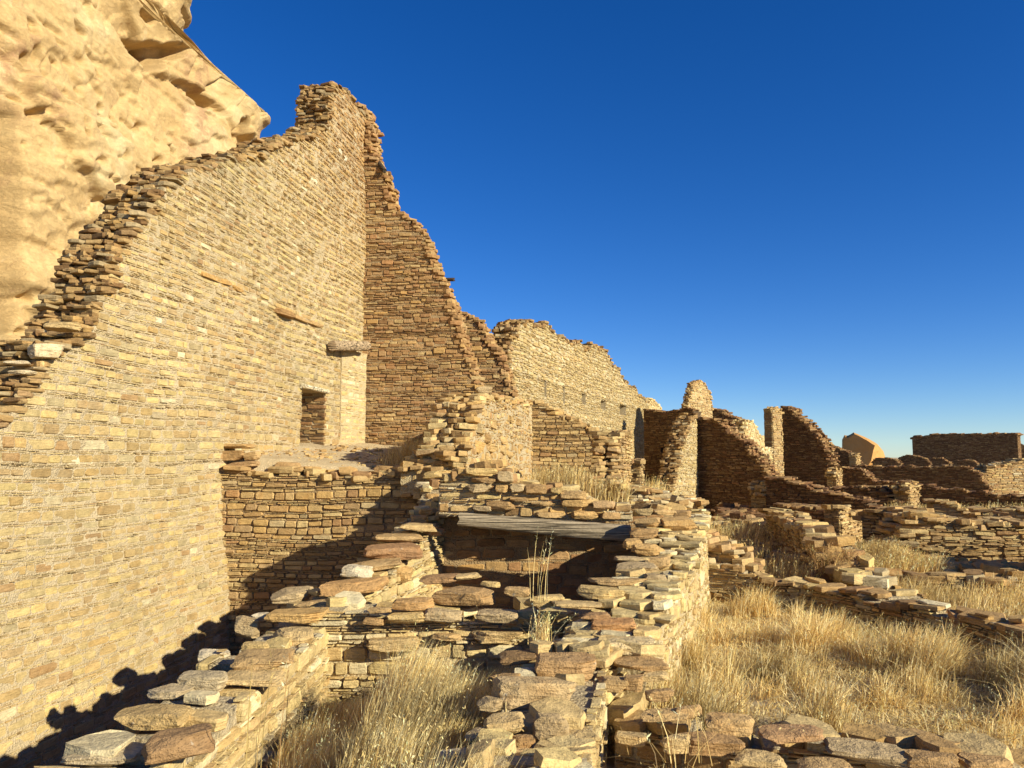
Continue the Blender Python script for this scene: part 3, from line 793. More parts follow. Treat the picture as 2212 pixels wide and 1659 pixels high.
# --- far long sunlit wall with beam holes
A2, B2 = line(1098, 22.6, az(20), 1404)
tp = prof(A2, B2, [(1098, 790), (1102, 745), (1116, 703), (1145, 696), (1182, 704), (1205, 722), (1225, 740), (1246, 736), (1262, 752), (1284, 746), (1300, 752), (1313, 765), (1324, 792), (1340, 800), (1348, 824), (1372, 840), (1388, 861), (1404, 868)])
far_bright = .84
u = ((B2[0]-A2[0]), (B2[1]-A2[1])); l = math.hypot(*u); u = (u[0]/l, u[1]/l)
def hole(px, py, wpx, h):
    a, z = hit(px, py, A2, u); b_, _ = hit(px+wpx, py, A2, u); return (a, b_, z-h/2, z+h/2)
ops = [hole(1175, 839, 5, .55), hole(1215, 853, 5, .6), hole(1256, 861, 9, .42), hole(1297, 874, 11, .42), hole(1338, 884, 14, .5), hole(1160, 817, 3, .16), hole(1178, 915-34, 8, .25)]
w = Wall([A2, B2], E(-2), tp, .75, 'course', 'pale', M_MORTG, ops, cs=(.16, .42, .05, .11), over=.1, bright=far_bright)
w.cpal = 'crest'; w.rag = .1
w.build('long_wall', 'long sunlit wall with a row of square beam holes and a ragged sloping top', 'ruined wall', ('f', 'c', '0')); w.done()
bk = Wall([tuple(a-Vector((u[1], -u[0]))*.42 for a in w.p)[0], tuple(a-Vector((u[1], -u[0]))*.42 for a in w.p)[1]], E(-2), [(0, E(-1)), (1, E(1.6)), (w.L, E(1.6))], .25, 'far', 'mid', M_MORTD, crest=0, cell=.4)
bk.core(w.root)
# --- wall behind, small knob
A2, B2 = line(1396, 44, az(36), 1432)
w = Wall([A2, B2], E(-1), prof(A2, B2, [(1396, 863), (1405, 861), (1422, 872), (1432, 884)]), .8, 'far', 'pale', M_MORT, cs=(.2, .5, .07, .14))
w.build('wall_stub', 'small crumbling wall top at the right end of the long wall with beam holes', 'ruined wall', ('f', 'c', '0')); w.done(60)
# --- shaded wall with the tiny window
A2, B2 = line(1392, 37, cross(47), 1500)
ww = prof(A2, B2, [(1392, 890), (1500, 890)])
u = cross(47); a, z = hit(1428, 973, A2, u); b_, _ = hit(1433, 973, A2, u)
w = Wall([A2, B2], E(-2), prof(A2, B2, [(1392, 886), (1440, 889), (1476, 884), (1500, 886)]), .6, 'slabby', 'dark', M_MORTD, [(a, b_, z-.1, z+.14)], cs=(.16, .4, .05, .1))
w.build('cross_wall', 'dark shaded cross wall pierced by one tiny bright window', 'ruined wall', ('f', 'c')); w.done(200)
# --- lit brown wall with big blocks in the middle
A2, B2 = line(1148, 20.3, cross(2), 1305)
w = Wall([A2, B2], E(-1.3), prof(A2, B2, [(1148, 868), (1172, 876), (1190, 884), (1222, 900), (1262, 914), (1290, 928), (1305, 932)]), .5, 'rough', 'mid', M_MORTB, cs=(.18, .4, .06, .12))
w.build('cross_wall', 'low brown wall of large blocks half in shadow below the wall with beam holes', 'ruined wall', ('f', 'c')); w.done()
# --- pillar of stacked slabs
A2, B2 = line(1343, 16.0, az(20), 1362)
w = Wall([A2, B2], E(-1.5), [(0, E(.48)), (.7, E(.55)), (2, E(.5)), (9, E(.35))], .62, 'slabby', 'mid', M_MORTB, cs=(.2, .42, .05, .1), over=.08)
w.build('wall_pillar', 'free standing broken wall end of stacked flat slabs between grassy rooms', 'ruined wall', ('f', 'c', '0'))
for k in range(26):                # shaggy slabs on the broken end
    z = E(-1.25+k*.066); 
    for j in range(2): w.bag.add('slab', m3(rotm(R(rnd.uniform(-20, 20)), R(rnd.uniform(-8, 8)), R(rnd.uniform(-8, 8))), rnd.uniform(.24, .42), .3, rnd.uniform(.045, .08)),
                                 (A2[0]-.17-.3*j+rnd.uniform(-.05, .05), A2[1]-.02-rnd.uniform(0, .06)-max(0, (10-k))*.012, z), pick('mid'), .03)
w.done()
A2, B2 = line(1384, 17.6, az(20), 1388)
w = Wall([A2, B2], E(-1.6), [(0, E(-.05)), (.5, E(-.05))], .34, 'slabby', 'mid', M_MORTB, cs=(.18, .34, .05, .1), over=.1)
w.build('wall_stub', 'small stack of flat slabs just right of the slab pillar', 'ruined wall', ('f', 'c', '0')); w.done(80)

# --- long wall with the stepped ragged end (dark opening on its left)
A2, B2 = line(1447, 29.0, az(31), 1506)
w = Wall([A2, B2], E(-2.1), prof(A2, B2, [(1450, 1060), (1456, 1040), (1463, 1010), (1468, 980), (1476, 950), (1486, 922), (1496, 900), (1506, 893)]), .62, 'course', 'pale', M_MORTG, cs=(.2, .48, .05, .11), over=.12, bright=.85)
w.cpal = 'crest'
w.build('long_wall', 'narrow sunlit wall climbing in ragged steps beside a dark room', 'ruined wall', ('f', 'c', '0')); w.done()
# --- dark stepped cross wall right of it
A2, B2 = line(1504, 32.2, cross(46), 1672)
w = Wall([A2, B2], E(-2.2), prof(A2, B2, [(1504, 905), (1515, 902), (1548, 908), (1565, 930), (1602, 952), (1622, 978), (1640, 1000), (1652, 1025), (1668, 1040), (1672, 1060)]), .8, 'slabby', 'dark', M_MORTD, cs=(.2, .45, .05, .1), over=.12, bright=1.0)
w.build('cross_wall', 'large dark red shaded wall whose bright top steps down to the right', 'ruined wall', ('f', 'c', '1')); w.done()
# --- tower
A2, B2 = line(1485, 38.5, az(40), 1541)
w = Wall([A2, B2], E(-1), prof(A2, B2, [(1485, 884), (1492, 852), (1500, 828), (1510, 822), (1522, 827), (1532, 846), (1541, 885)]), .32, 'far', 'mid', M_MORT, cs=(.15, .32, .05, .09), over=.06)
w.build('wall_tower', 'isolated tall wall remnant standing against the sky with a lit face', 'ruined wall', ('f', 'c', '0')); w.done(160)
A2, B2 = line(1538, 45, cross(46), 1625)
w = Wall([A2, B2], E(-1), prof(A2, B2, [(1538, 883), (1560, 890), (1575, 900), (1600, 908), (1610, 915), (1618, 945), (1625, 950)]), .8, 'far', 'dark', M_MORTD, cs=(.2, .5, .06, .12))
w.build('cross_wall', 'low dark wall descending right from the isolated tower', 'ruined wall', ('f', 'c')); w.done(60)
A2, B2 = line(1611, 40, az(30), 1660)
w = Wall([A2, B2], E(-1), prof(A2, B2, [(1611, 940), (1613, 908), (1626, 910), (1634, 925), (1640, 940), (1660, 950)]), .8, 'far', 'pale', M_MORT, cs=(.2, .5, .06, .12))
w.build('wall_stub', 'small sunlit wall fragment with a curved top between two towers', 'ruined wall', ('f', 'c', '0')); w.done(60)
# --- pillar with lit jamb and its long wall
A2, B2 = line(1628, 31.5, az(30), 1668)
hx = lambda x, y: hit(x, y, A2, az(30))
w = Wall([A2, B2], E(-2), prof(A2, B2, [(1628, 985), (1634, 970), (1645, 965), (1668, 972)]), .8, 'far', 'pale', M_MORT, [(hx(1655, 980)[0], hx(1660, 980)[0], hx(1657, 1024)[1], hx(1657, 980)[1])], cs=(.2, .5, .06, .12))
w.build('wall_stub', 'sunlit wall with a narrow dark doorway left of the slim pillar', 'ruined wall', ('f', 'c', '0')); w.done(80)
A2, B2 = line(1671, 35.0, az(44), 1692)
uu_ = az(22)
w = Wall([A2, B2], E(-2), prof(A2, B2, [(1668, 884), (1680, 880), (1686, 884), (1694, 890)]), .4, 'far', 'mid', M_MORTB, cs=(.15, .3, .05, .09), over=.05, bright=.9)
w.build('wall_tower', 'slim tall pillar of masonry with a narrow lit face above the dark rooms', 'ruined wall', ('f', 'c', '0')); w.done(120)
A2, B2 = line(1690, 38, cross(46), 1795)
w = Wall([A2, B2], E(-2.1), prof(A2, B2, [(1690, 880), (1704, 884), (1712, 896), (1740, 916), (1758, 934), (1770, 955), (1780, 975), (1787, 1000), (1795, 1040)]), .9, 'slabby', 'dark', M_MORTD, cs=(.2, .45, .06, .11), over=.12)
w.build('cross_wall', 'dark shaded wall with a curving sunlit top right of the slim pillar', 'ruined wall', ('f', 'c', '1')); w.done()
# --- low dark walls to the right
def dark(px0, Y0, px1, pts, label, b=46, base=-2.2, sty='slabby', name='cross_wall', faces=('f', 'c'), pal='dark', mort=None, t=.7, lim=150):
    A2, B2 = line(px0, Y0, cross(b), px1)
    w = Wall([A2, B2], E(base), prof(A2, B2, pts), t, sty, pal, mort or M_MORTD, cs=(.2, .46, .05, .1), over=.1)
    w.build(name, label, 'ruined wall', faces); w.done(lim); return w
def lit(px0, Y0, px1, pts, label, a=44, base=-2.2, t=.42, name='wall_stub', lim=140, sty='slabby', pal='mid'):
    A2, B2 = line(px0, Y0, az(a), px1)
    w = Wall([A2, B2], E(base), prof(A2, B2, pts), t, sty, pal, M_MORTB, cs=(.18, .42, .04, .1), over=.16, cell=.09)
    w.build(name, label, 'ruined wall', ('f', 'c', '0')); w.done(lim); return w
dark(1784, 52, 1850, [(1784, 963), (1800, 964), (1820, 972), (1840, 985), (1850, 1000)], 'short dark wall top beside the left foot of the big boulder')
lit(1849, 50, 1858, [(1849, 984), (1853, 980), (1858, 984)], 'slim lit wall end in front of the big boulder')
dark(1846, 46, 2135, [(1846, 1006), (1900, 1007), (2000, 1008), (2090, 1008), (2106, 1020), (2118, 1038), (2135, 1060)], 'long level dark wall below the boulder and the distant wall', b=10+30)
lit(1806, 33, 1817, [(1804, 1028), (1808, 1018), (1812, 1010), (1817, 1011)], 'rough rubble wall end with a thin lit edge in front of the level dark walls')
dark(1815, 36, 1960, [(1815, 1012), (1853, 1013), (1868, 1024), (1884, 1038), (1890, 1041), (1960, 1042)], 'dark wall with a short stair stepped top above the grassy rooms')
dark(1782, 29, 1945, [(1782, 1054), (1830, 1053), (1895, 1053), (1908, 1065), (1930, 1076), (1945, 1085)], 'low dark wall with a pale rim left of the lit pier')
lit(1960, 27, 1981, [(1956, 1062), (1960, 1048), (1966, 1040), (1974, 1042), (1981, 1050)], 'squat sunlit pier of rubble beside the strip of straw grass', t=.5, a=48)
dark(1978, 30, 2260, [(1978, 1048), (2020, 1052), (2060, 1058), (2120, 1066), (2180, 1070), (2260, 1072)], 'long low dark wall behind the strip of straw grass', b=40)
# rim wall (slab crest) running down right
A2, B2 = line(1652, 27.5, cross(46), 1960)
w = Wall([A2, B2], E(-2.15), prof(A2, B2, [(1652, 1028), (1680, 1034), (1706, 1042), (1756, 1056), (1800, 1068), (1858, 1082), (1900, 1100), (1960, 1112)]), .9, 'slabby', 'dark', M_MORTD, cs=(.22, .5, .05, .1), over=.14)
w.build('cross_wall', 'dark wall topped by a line of bright slabs running down to the right', 'ruined wall', ('f', 'c')); w.done()
lit(1654, 27.6, 1666, [(1650, 1070), (1655, 1052), (1660, 1042), (1666, 1040)], 'narrow bright wall end at the left of the slab topped dark wall', t=.6)
dark(1672, 20.6, 1812, [(1672, 1096), (1700, 1092), (1760, 1098), (1812, 1098)], 'dark retaining wall behind the tall straw grass', b=40, base=-2.1)
lit(1810, 17.4, 1880, [(1812, 1096), (1822, 1094), (1838, 1104), (1856, 1106), (1880, 1124)], 'bright lit rubble stub in the middle of the right hand rooms', a=42, t=.35, lim=200)
dark(1856, 16.4, 2010, [(1856, 1122), (1890, 1104), (1930, 1100), (1975, 1104), (2010, 1130)], 'dark slumped rubble wall left of the broad lit rubble wall', b=44, base=-2.1, pal='rub', mort=M_MORTD)
# broad lit rubble wall on the right
A2, B2 = line(1940, 14.4, cross(7), 2262)
w = Wall([A2, B2], E(-2.1), prof(A2, B2, [(1940, 1215), (1958, 1176), (1975, 1140), (1992, 1112), (2010, 1108), (2060, 1124), (2100, 1134), (2160, 1134), (2262, 1126)]), 1.0, 'slabby', 'mid', M_MORTB, cs=(.25, .55, .06, .11), over=.16, crest=1.0)
w.st = dict(STY['slabby'], proud=(0, .09), rot=5, rows=[('b', .045, .10, .14, .42)])
w.build('rubble_wall', 'broad sunlit wall of shaggy flat slabs at the right edge', 'ruined wall', ('f', 'c', '0', 'b')); w.done()
A2, B2 = (8.75, 12.9), (9.3, 11.0)
w = Wall([A2, B2], E(-2.2), [(0, E(-1.1)), (.9, E(-.75)), (2, E(-.5))], .8, 'slabby', 'mid', M_MORTB, cs=(.25, .5, .06, .11), over=.1)
w.build('rubble_wall', 'end of a rubble wall just beyond the right edge that shades the slab wall', 'ruined wall', ('f', 'c', 'b')); w.done(60)
# slope behind it at far right
A2, B2 = line(2010, 22, cross(20), 2330)
w = Wall([A2, B2], E(-2.1), prof(A2, B2, [(2010, 1082), (2060, 1090), (2100, 1106), (2212, 1104), (2330, 1100)]), 1.2, 'far', 'mid', M_MORTB, cs=(.25, .55, .05, .1), over=.1)
w.build('rubble_wall', 'low rubble bank behind the shaggy slab wall', 'ruined wall', ('f', 'c')); w.done(100)
A2, B2 = line(2104, 43, cross(-6), 2330)
w = Wall([A2, B2], E(-2.6), prof(A2, B2, [(2104, 1052), (2128, 1024), (2150, 1005), (2200, 996), (2330, 985)]), 1.2, 'far', 'rub', M_MORTB, cs=(.3, .7, .06, .12))
w.build('wall_stub', 'pale sunlit bank under the distant wall at the right edge', 'ruined wall', ('f', 'c')); w.done(60)
# mounds in the distance
def far_stub(px0, px1, pts, Y, label): dark(px0, Y, px1, pts, label, b=46, base=-2.6, sty='far', lim=40)
far_stub(1884, 1942, [(1884, 1000), (1892, 990), (1910, 988), (1930, 992), (1942, 1002)], 80, 'lowest of the three dark mounds, right beside the boulder')
far_stub(1940, 2006, [(1940, 1002), (1944, 988), (1962, 982), (1985, 986), (2000, 994), (2006, 1002)], 82, 'highest of the dark mounds with an arched top, below the left end of the distant wall')
far_stub(2006, 2052, [(2006, 990), (2030, 989), (2040, 994), (2052, 1002)], 84, 'dark mound right of the arched one, below the distant wall')
far_stub(2066, 2116, [(2066, 994), (2098, 994), (2108, 1002), (2116, 1015)], 78, 'low dark block right of the mounds, below the distant wall')
# distant wall
A2, B2 = line(1972, 92, cross(44), 2200)
w = Wall([A2, B2], E(-3), prof(A2, B2, [(1972, 946), (1980, 942), (2008, 941), (2012, 938), (2100, 937), (2190, 936), (2200, 942)]), 1.5, 'far', 'dark', M_MORTD, cs=(.4, .9, .1, .2))
w.build('distant_wall', 'long massive dark wall with a level top on the far right skyline', 'ruined wall', ('f', 'c', '1')); w.done(150)
A2, B2 = line(2190, 95, cross(30), 2290)
w = Wall([A2, B2], E(-3), prof(A2, B2, [(2190, 958), (2204, 956), (2212, 962), (2290, 962)]), 1.5, 'far', 'dark', M_MORTD, cs=(.4, .9, .1, .2))
w.build('distant_wall', 'small dark wall piece at the right picture edge on the skyline', 'ruined wall', ('f',)); w.done(40)
# big boulder
def boulder():
    Y = 115; O = P(1863, 960, Y)
    pts = [(1819, 1010), (1819, 950), (1824, 940), (1832, 941), (1844, 934), (1874, 948), (1892, 959), (1900, 972), (1905, 990), (1912, 1010)]
    front = [P(x, y, Y-3 if x < 1885 else Y) for x, y in pts]
    import bmesh
    bm = bmesh.new()
    f0 = [bm.verts.new(p) for p in front]
    fr = [(1819, 1010), (1820, 951), (1825, 944), (1832, 945), (1846, 937), (1872, 950), (1890, 962), (1886, 975), (1882, 995), (1870, 1015)]
    for v in f0: bm.verts.remove(v)
    a = [bm.verts.new(P(x, y, Y+2-(x-1820)/70*6.5)) for x, y in fr]
    c = [bm.verts.new(P(x, y, Y+(4 if x < 1850 else 0)+(k % 3)*.5)) for k, (x, y) in enumerate(pts)]
    e = [bm.verts.new(P(x+(8 if k > 6 else 4), y+2, Y+14)) for k, (x, y) in enumerate(pts)]
    n = len(a)
    for L0, L1 in ((a, c), (c, e)):
        for i in range(n): bm.faces.new((L0[i], L0[(i+1) % n], L1[(i+1) % n], L1[i]))
    bm.faces.new(a[::-1]); bm.faces.new(e)
    bmesh.ops.triangulate(bm, faces=bm.faces[:]); bmesh.ops.subdivide_edges(bm, edges=bm.edges[:], cuts=4, use_grid_fill=True)
    bmesh.ops.recalc_face_normals(bm, faces=bm.faces[:])
    for v in bm.verts:
        q = v.co; nn = float(fbm(q.x*.4, q.y*.4, q.z*.4, 3, 3)); v.co = q+Vector((.12*nn, .2*nn, .12*nn))
    me = bpy.data.meshes.new('boulder'); bm.to_mesh(me); bm.free(); 
    for v in me.vertices: v.co -= Vector(O)
    mm, nt, b = newmat('boulder_rock'); pp = posmap(nt, (.6, .6, 1)); n1 = noise(nt, pp, .5, 6, .65)
    nt.links.new(mixc(nt, maprange(nt, n1, .3, .7, 0, 1), (.44, .21, .06), (.50, .27, .09)), b.inputs['Base Color']); bump(nt, b, n1, .5, .5)
    me.materials.append(mm); o = obj('boulder', me, None, O); tag(o, 'huge angular sandstone boulder on the skyline, shaded face and lit right side', 'boulder')
boulder()

# --- walls right of the middle in the near field --------------------------------
# rubble platform below the stepped wall
A2, B2 = line(1335, 14.8, cross(3), 1516)
w = Wall([A2, B2], E(-2.1), prof(A2, B2, [(1335, 1050), (1380, 1056), (1430, 1066), (1470, 1074), (1516, 1084)]), 1.3, 'slabby', 'rub', M_MORTG, cs=(.22, .5, .06, .12), over=.12)
w.build('rubble_wall', 'low rubble ledge in front of the ragged stepped wall', 'ruined wall', ('f', 'c', '1')); w.done(240)
# low wall crossing the grass (long line)
def polywall(pts, tops, t, label, sty='rubble', pal='rub', base=-2.15, name='low_wall', cs=(.2, .5, .05, .12), mort=None, faces=('f', 'c', '0'), kind='slab', lim=290, over=.12, crest=1.0, cell=.1, done=True, tilt=7):
    w = Wall(pts, E(base), [(0, 0), (1, 0)], t, sty, pal, mort or M_MORTG, cs=cs, over=over, crest=crest, cell=cell)
    acc = [sg[0] for sg in w.seg]+[w.L]
    w.tp = [(a, E(tz)+0) for a, tz in zip(acc, tops)]; w.ts = [q[0] for q in w.tp]; w.tz = [q[1] for q in w.tp]
    w.build(name, label, 'ruined wall', faces)
    if done: w.done(lim)
    return w
# path drawn so that the visible (near / left) face is on its right-hand side
polywall([(2.7, 11.3), (3.9, 10.7), (4.45, 9.6), (4.8, 8.6), (5.05, 7.4), (5.5, 6.2)][::1], [-1.45, -1.70, -1.70, -1.68, -1.66, -1.66], .32, 'low line of flat stones crossing the straw grass from the lit rubble wall to the right edge', sty='slabby', faces=('f', 'c'), cs=(.2, .55, .04, .09), crest=.8)
polywall([(6.6, 20.4), (5.5, 15.2), (4.95, 12.4), (4.75, 11.0), (4.9, 9.4)], [-1.35, -1.30, -1.45, -1.72, -1.85], .5, 'sunken wall line of dark lichened slabs behind the low line of flat stones', sty='slabby', faces=('f', 'c', 'b'), cs=(.18, .6, .05, .2), over=.25, crest=.62)
polywall([(5.6, 11.9), (7.5, 11.4)], [-1.72, -1.75], .4, 'short row of squared blocks half buried in the grass by the slab wall', sty='rough', cs=(.3, .6, .08, .14))
polywall([(2.65, 12.0), (3.35, 11.35)], [-1.05, -1.6], .6, 'stepped pile of flat stones at the far corner of the pale rubble wall', sty='slabby', faces=('f', 'c', '1'), pal='mid', cs=(.2, .45, .06, .12))

# --- W5: mass above the diagonal wall
A2 = (-.75, 12.55); B2 = (.52, 20.2)
w = Wall([A2, B2], lambda q: E(-1.3), prof(A2, B2, [(1004, 1000), (1008, 960), (1016, 930), (1022, 905), (1030, 880), (1046, 862), (1062, 850), (1080, 862), (1100, 860), (1125, 866), (1148, 868)]), .75, 'rubble', 'mid', M_MORTG,
         cs=(.16, .42, .05, .10), over=.12, openings=())
w.build('rubble_wall', 'thick sunlit rubble core wall rising in steps behind the wooden beam', 'ruined wall', ('f', 'c', '1', '0'))
for x, y, wp, hp, c, Y in ((1052, 866, 40, 16, GREY, 15), (1046, 842, 36, 18, GREY, 15.2), (1080, 880, 30, 12, TAN, 16), (1000, 925, 50, 14, BROWN, 13.6), (985, 945, 40, 12, TAN, 13.3), (950, 962, 60, 12, BUFF, 12.9), (960, 985, 40, 16, TAN, 12.8), (1030, 950, 30, 30, OCH, 14.0), (1060, 920, 24, 22, TAN, 15.2)):
    w.hero(x, y, Y, wp, hp, c)
for k in range(16):               # cobbles standing proud of the eroded face
    px = rnd.uniform(1030, 1125); py = rnd.uniform(900, 1000); s_, z_ = hit(px, py, A2, w.seg[0][3]); pp = w.pt(s_, z_, -.06)
    w.bag.add('rock', m3(rotm(rnd.uniform(0, 3), .2, .2), rnd.uniform(.2, .34), .3, rnd.uniform(.13, .22)), pp, pick('mid'), .05, True)
w.done()

w = polywall([(-1.25, 12.5), (-.98, 14.0), (-.7, 15.8)], [-.1, .3, .8], .55, 'stepped rubble shoulder on the left flank of the thick rubble core wall', sty='rubble', pal='mid', base=-.6, name='rubble_wall', faces=('f', 'c', '0'), cs=(.18, .42, .06, .14), mort=M_MORT, over=.14)
# --- W3: low cross wall on the left
A2 = (-4.95, 12.8); B2 = (-1.1, 12.75)
w = Wall([A2, B2], E(-3.7), prof(A2, B2, [(455, 1012), (560, 1016), (640, 1014), (700, 1024), (780, 1020), (850, 1016), (905, 1004)]), .5, 'rough', 'mid', M_MORTB, cs=(.25, .5, .07, .13), over=.06, crest=.75)
w.build('low_cross_wall', 'low cross wall of big tan blocks retaining the earth terrace, crossed by a diagonal shadow', 'ruined wall', ('f', 'c'))
w.cs = (.2, .4, .06, .1)
for a in ((513, 964, 80, 14, OCH), (500, 984, 66, 26, BROWN), (545, 985, 36, 22, TAN), (525, 1003, 78, 16, MAUVE), (620, 1010, 58, 28, BROWN), (672, 1014, 42, 16, OCH), (840, 1016, 64, 22, BROWN), (745, 1040, 58, 22, TAN), (505, 1018, 95, 16, MAUVE), (900, 1010, 50, 18, TAN)):
    w.hero(a[0], a[1], 12.85, a[2], a[3], a[4], dk=.55)
w.done()

# --- W4: diagonal wall
path = [(-1.76, 2.6), (-1.74, 4.0), (-1.68, 8.0), (-1.28, 10.0), (-.97, 11.5), (-.74, 12.6)]
w = polywall(path, [-1.5, -1.52, -1.5, -1.22, -.75, -.12], .5, 'near diagonal wall capped with large loose slabs, climbing from the lower left', sty='rough', pal='pale', base=-3.7, name='diagonal_wall', faces=('f', 'c'), cs=(.16, .36, .05, .1), crest=.28, cell=.06, done=False, over=.02, mort=M_MORTG)
w.backface('rough')
LG = lin(184, 170, 138)
for a in ((337, 1543, 153, 70, lin(190, 160, 104), -1.5, 'rock'), (235, 1628, 156, 60, LG, -1.5, 'rock'), (366, 1494, 87, 37, LG, -1.5, 'rock'), (444, 1471, 103, 66, LG, -1.48, 'rock'), (464, 1417, 63, 43, WHT, -1.5, 'rock'),
          (518, 1509, 97, 67, lin(205, 180, 122), -1.6, 'rock'), (550, 1459, 140, 36, BUFF, -1.48, 'plate'), (571, 1424, 123, 43, TAN, -1.42, 'plate'), (554, 1400, 57, 40, YEL, -1.45, 'rock'), (631, 1377, 90, 52, BUFF, -1.5, 'rock'),
          (643, 1329, 120, 40, lin(200, 158, 92), -1.4, 'plate'), (536, 1354, 50, 60, GREY, -1.5, 'rock'), (700, 1303, 100, 30, TAN, -1.42, 'plate'), (570, 1332, 50, 24, WHT, -1.45, 'rock'), (630, 1285, 87, 37, GREY, -1.45, 'rock'),
          (766, 1268, 138, 44, lin(188, 140, 84), -1.36, 'plate'), (773, 1234, 67, 36, WHT, -1.3, 'rock'), (855, 1240, 71, 45, OCH, -1.4, 'rock'), (811, 1219, 110, 26, TAN, -1.25, 'plate'), (700, 1390, 60, 40, PALE, -1.7, 'rock')):
    w.hero(a[0], a[1], 0, a[2], a[3], a[4], e=a[5], kind=a[6])
for a in ((848, 1191, 123, 41, lin(150, 104, 72), 9.6, 'plate'), (863, 1162, 116, 24, TAN, 10.0, 'plate'), (902, 1139, 82, 22, BUFF, 10.5, 'plate'), (940, 1148, 40, 20, RED, 10.6, 'rock'), (914, 1048, 36, 18, WHT, 12.2, 'rock'),
          (937, 1075, 36, 22, OCH, 11.9, 'rock'), (977, 1081, 38, 24, BROWN, 11.8, 'rock'), (945, 1025, 60, 20, YEL, 12.2, 'rock'), (985, 1035, 44, 24, YEL, 12.2, 'rock'), (955, 1005, 40, 26, PALE, 12.6, 'rock'), (925, 1105, 40, 18, TAN, 11.3, 'rock'),
          (960, 1110, 38, 18, BUFF, 11.2, 'rock'), (990, 1105, 30, 20, TAN, 11.3, 'rock'), (905, 1120, 34, 16, BROWN, 11.0, 'rock'), (940, 1052, 30, 14, TAN, 12.0, 'rock')):
    w.hero(a[0], a[1], a[5], a[2], a[3], a[4], kind=a[6])
W['w4'] = w
# dark red boulder with big pits
w.hero(386, 1606, 0, 140, 84, lin(140, 104, 72), e=-1.42, kind='rock', yaw=25)
w.done(299)

# --- W8: cross wall over the wooden beam
A2 = (-.98, 10.55); B2 = (1.62, 10.55)
w = Wall([A2, B2], E(-.86), prof(A2, B2, [(952, 1030), (1000, 1012), (1060, 1014), (1095, 1024), (1125, 1048), (1200, 1054), (1255, 1066), (1300, 1084), (1352, 1096)]), .55, 'rough', 'rub', M_MORTG, cs=(.2, .4, .07, .13), over=.05, crest=.7, cell=.1)
w.base = lambda q: E(-.72-.12*q/2.3)
w.build('cross_wall', 'short cross wall of rounded blocks resting on the weathered wooden beam', 'ruined wall', ('f', 'c'))
for a in ((1039, 1020, 70, 22, YEL), (1092, 1030, 34, 28, GREY), (1045, 1038, 55, 13, BROWN), (1036, 1054, 53, 22, GREY), (1084, 1056, 26, 20, OCH), (1117, 1054, 32, 20, GREY), (1158, 1057, 46, 24, BROWN), (1202, 1059, 26, 14, YEL), (1239, 1070, 56, 22, TAN),
          (1243, 1087, 60, 20, OCH), (1305, 1091, 50, 20, MAUVE), (1082, 1092, 63, 24, BROWN), (1187, 1112, 60, 15, TAN), (1264, 1112, 62, 22, OCH), (1319, 1114, 42, 18, BROWN), (1170, 1088, 46, 10, TAN), (1120, 1078, 40, 10, BROWN), (1042, 1098, 40, 14, GREY)):
    w.hero(a[0], a[1], 10.45, a[2], a[3], a[4], dk=.5)
w.done()
log('wooden_beam', P(992, 1122, 10.38), P(1362, 1154, 10.22), .095, .122, lin(158, 140, 112), None, 'long weathered grey wooden beam spanning the dark recess', 'beam', 20, 24, .95)
A3, B3 = (-1.15, 11.3), (2.2, 11.3)
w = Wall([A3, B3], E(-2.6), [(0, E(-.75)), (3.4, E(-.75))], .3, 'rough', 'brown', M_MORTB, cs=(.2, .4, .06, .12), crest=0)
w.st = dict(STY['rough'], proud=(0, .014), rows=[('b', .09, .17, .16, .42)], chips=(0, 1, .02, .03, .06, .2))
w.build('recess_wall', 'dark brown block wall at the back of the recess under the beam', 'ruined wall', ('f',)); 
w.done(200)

# --- W9: wall right of the recess, pale rubble face to the right
path = [(.98, 5.9), (1.22, 6.6), (1.95, 8.6), (2.56, 10.4), (3.6, 14.8)]
w = polywall(path, [-1.38, -1.36, -1.1, -.88, -1.02], .62, 'wall right of the beam, dark slabs on top and a bright pale rubble face toward the grass', sty='rubble', pal='pale', base=-2.2, name='diagonal_wall', faces=('f', 'c', 'b'), cs=(.15, .36, .035, .085), crest=.9, cell=.08, done=False, over=.1, mort=M_MORT)
for a in ((1386, 1107, 50, 20, BUFF, 10.6), (1432, 1107, 56, 16, TAN, 10.6), (1473, 1111, 40, 20, BROWN, 10.6), (1401, 1129, 64, 28, TAN, 9.9), (1463, 1131, 84, 34, OCH, 9.9), (1392, 1152, 62, 28, BROWN, 9.4), (1368, 1175, 44, 28, OCH, 9.1), (1399, 1187, 70, 32, OCH, 8.8),
          (1358, 1208, 62, 16, GREY, 8.5), (1378, 1226, 90, 24, GREY, 8.1), (1425, 1215, 50, 30, TAN, 8.3), (1334, 1255, 120, 26, TAN, 7.7), (1420, 1250, 56, 28, GREY, 7.8), (1298, 1279, 105, 36, YEL, 7.2), (1247, 1305, 106, 20, BUFF, 6.9), (1325, 1349, 94, 32, lin(186, 128, 76), 6.3),
          (1287, 1331, 66, 16, RED, 6.5), (1342, 1391, 142, 50, lin(205, 184, 138), 5.9), (1376, 1432, 116, 34, BROWN, 5.6), (1325, 1478, 62, 40, TAN, 5.3), (1369, 1476, 40, 44, BROWN, 5.3), (1412, 1460, 62, 28, BUFF, 5.5)):
    w.hero(a[0], a[1], a[5], a[2], a[3], a[4])
w.done(299)
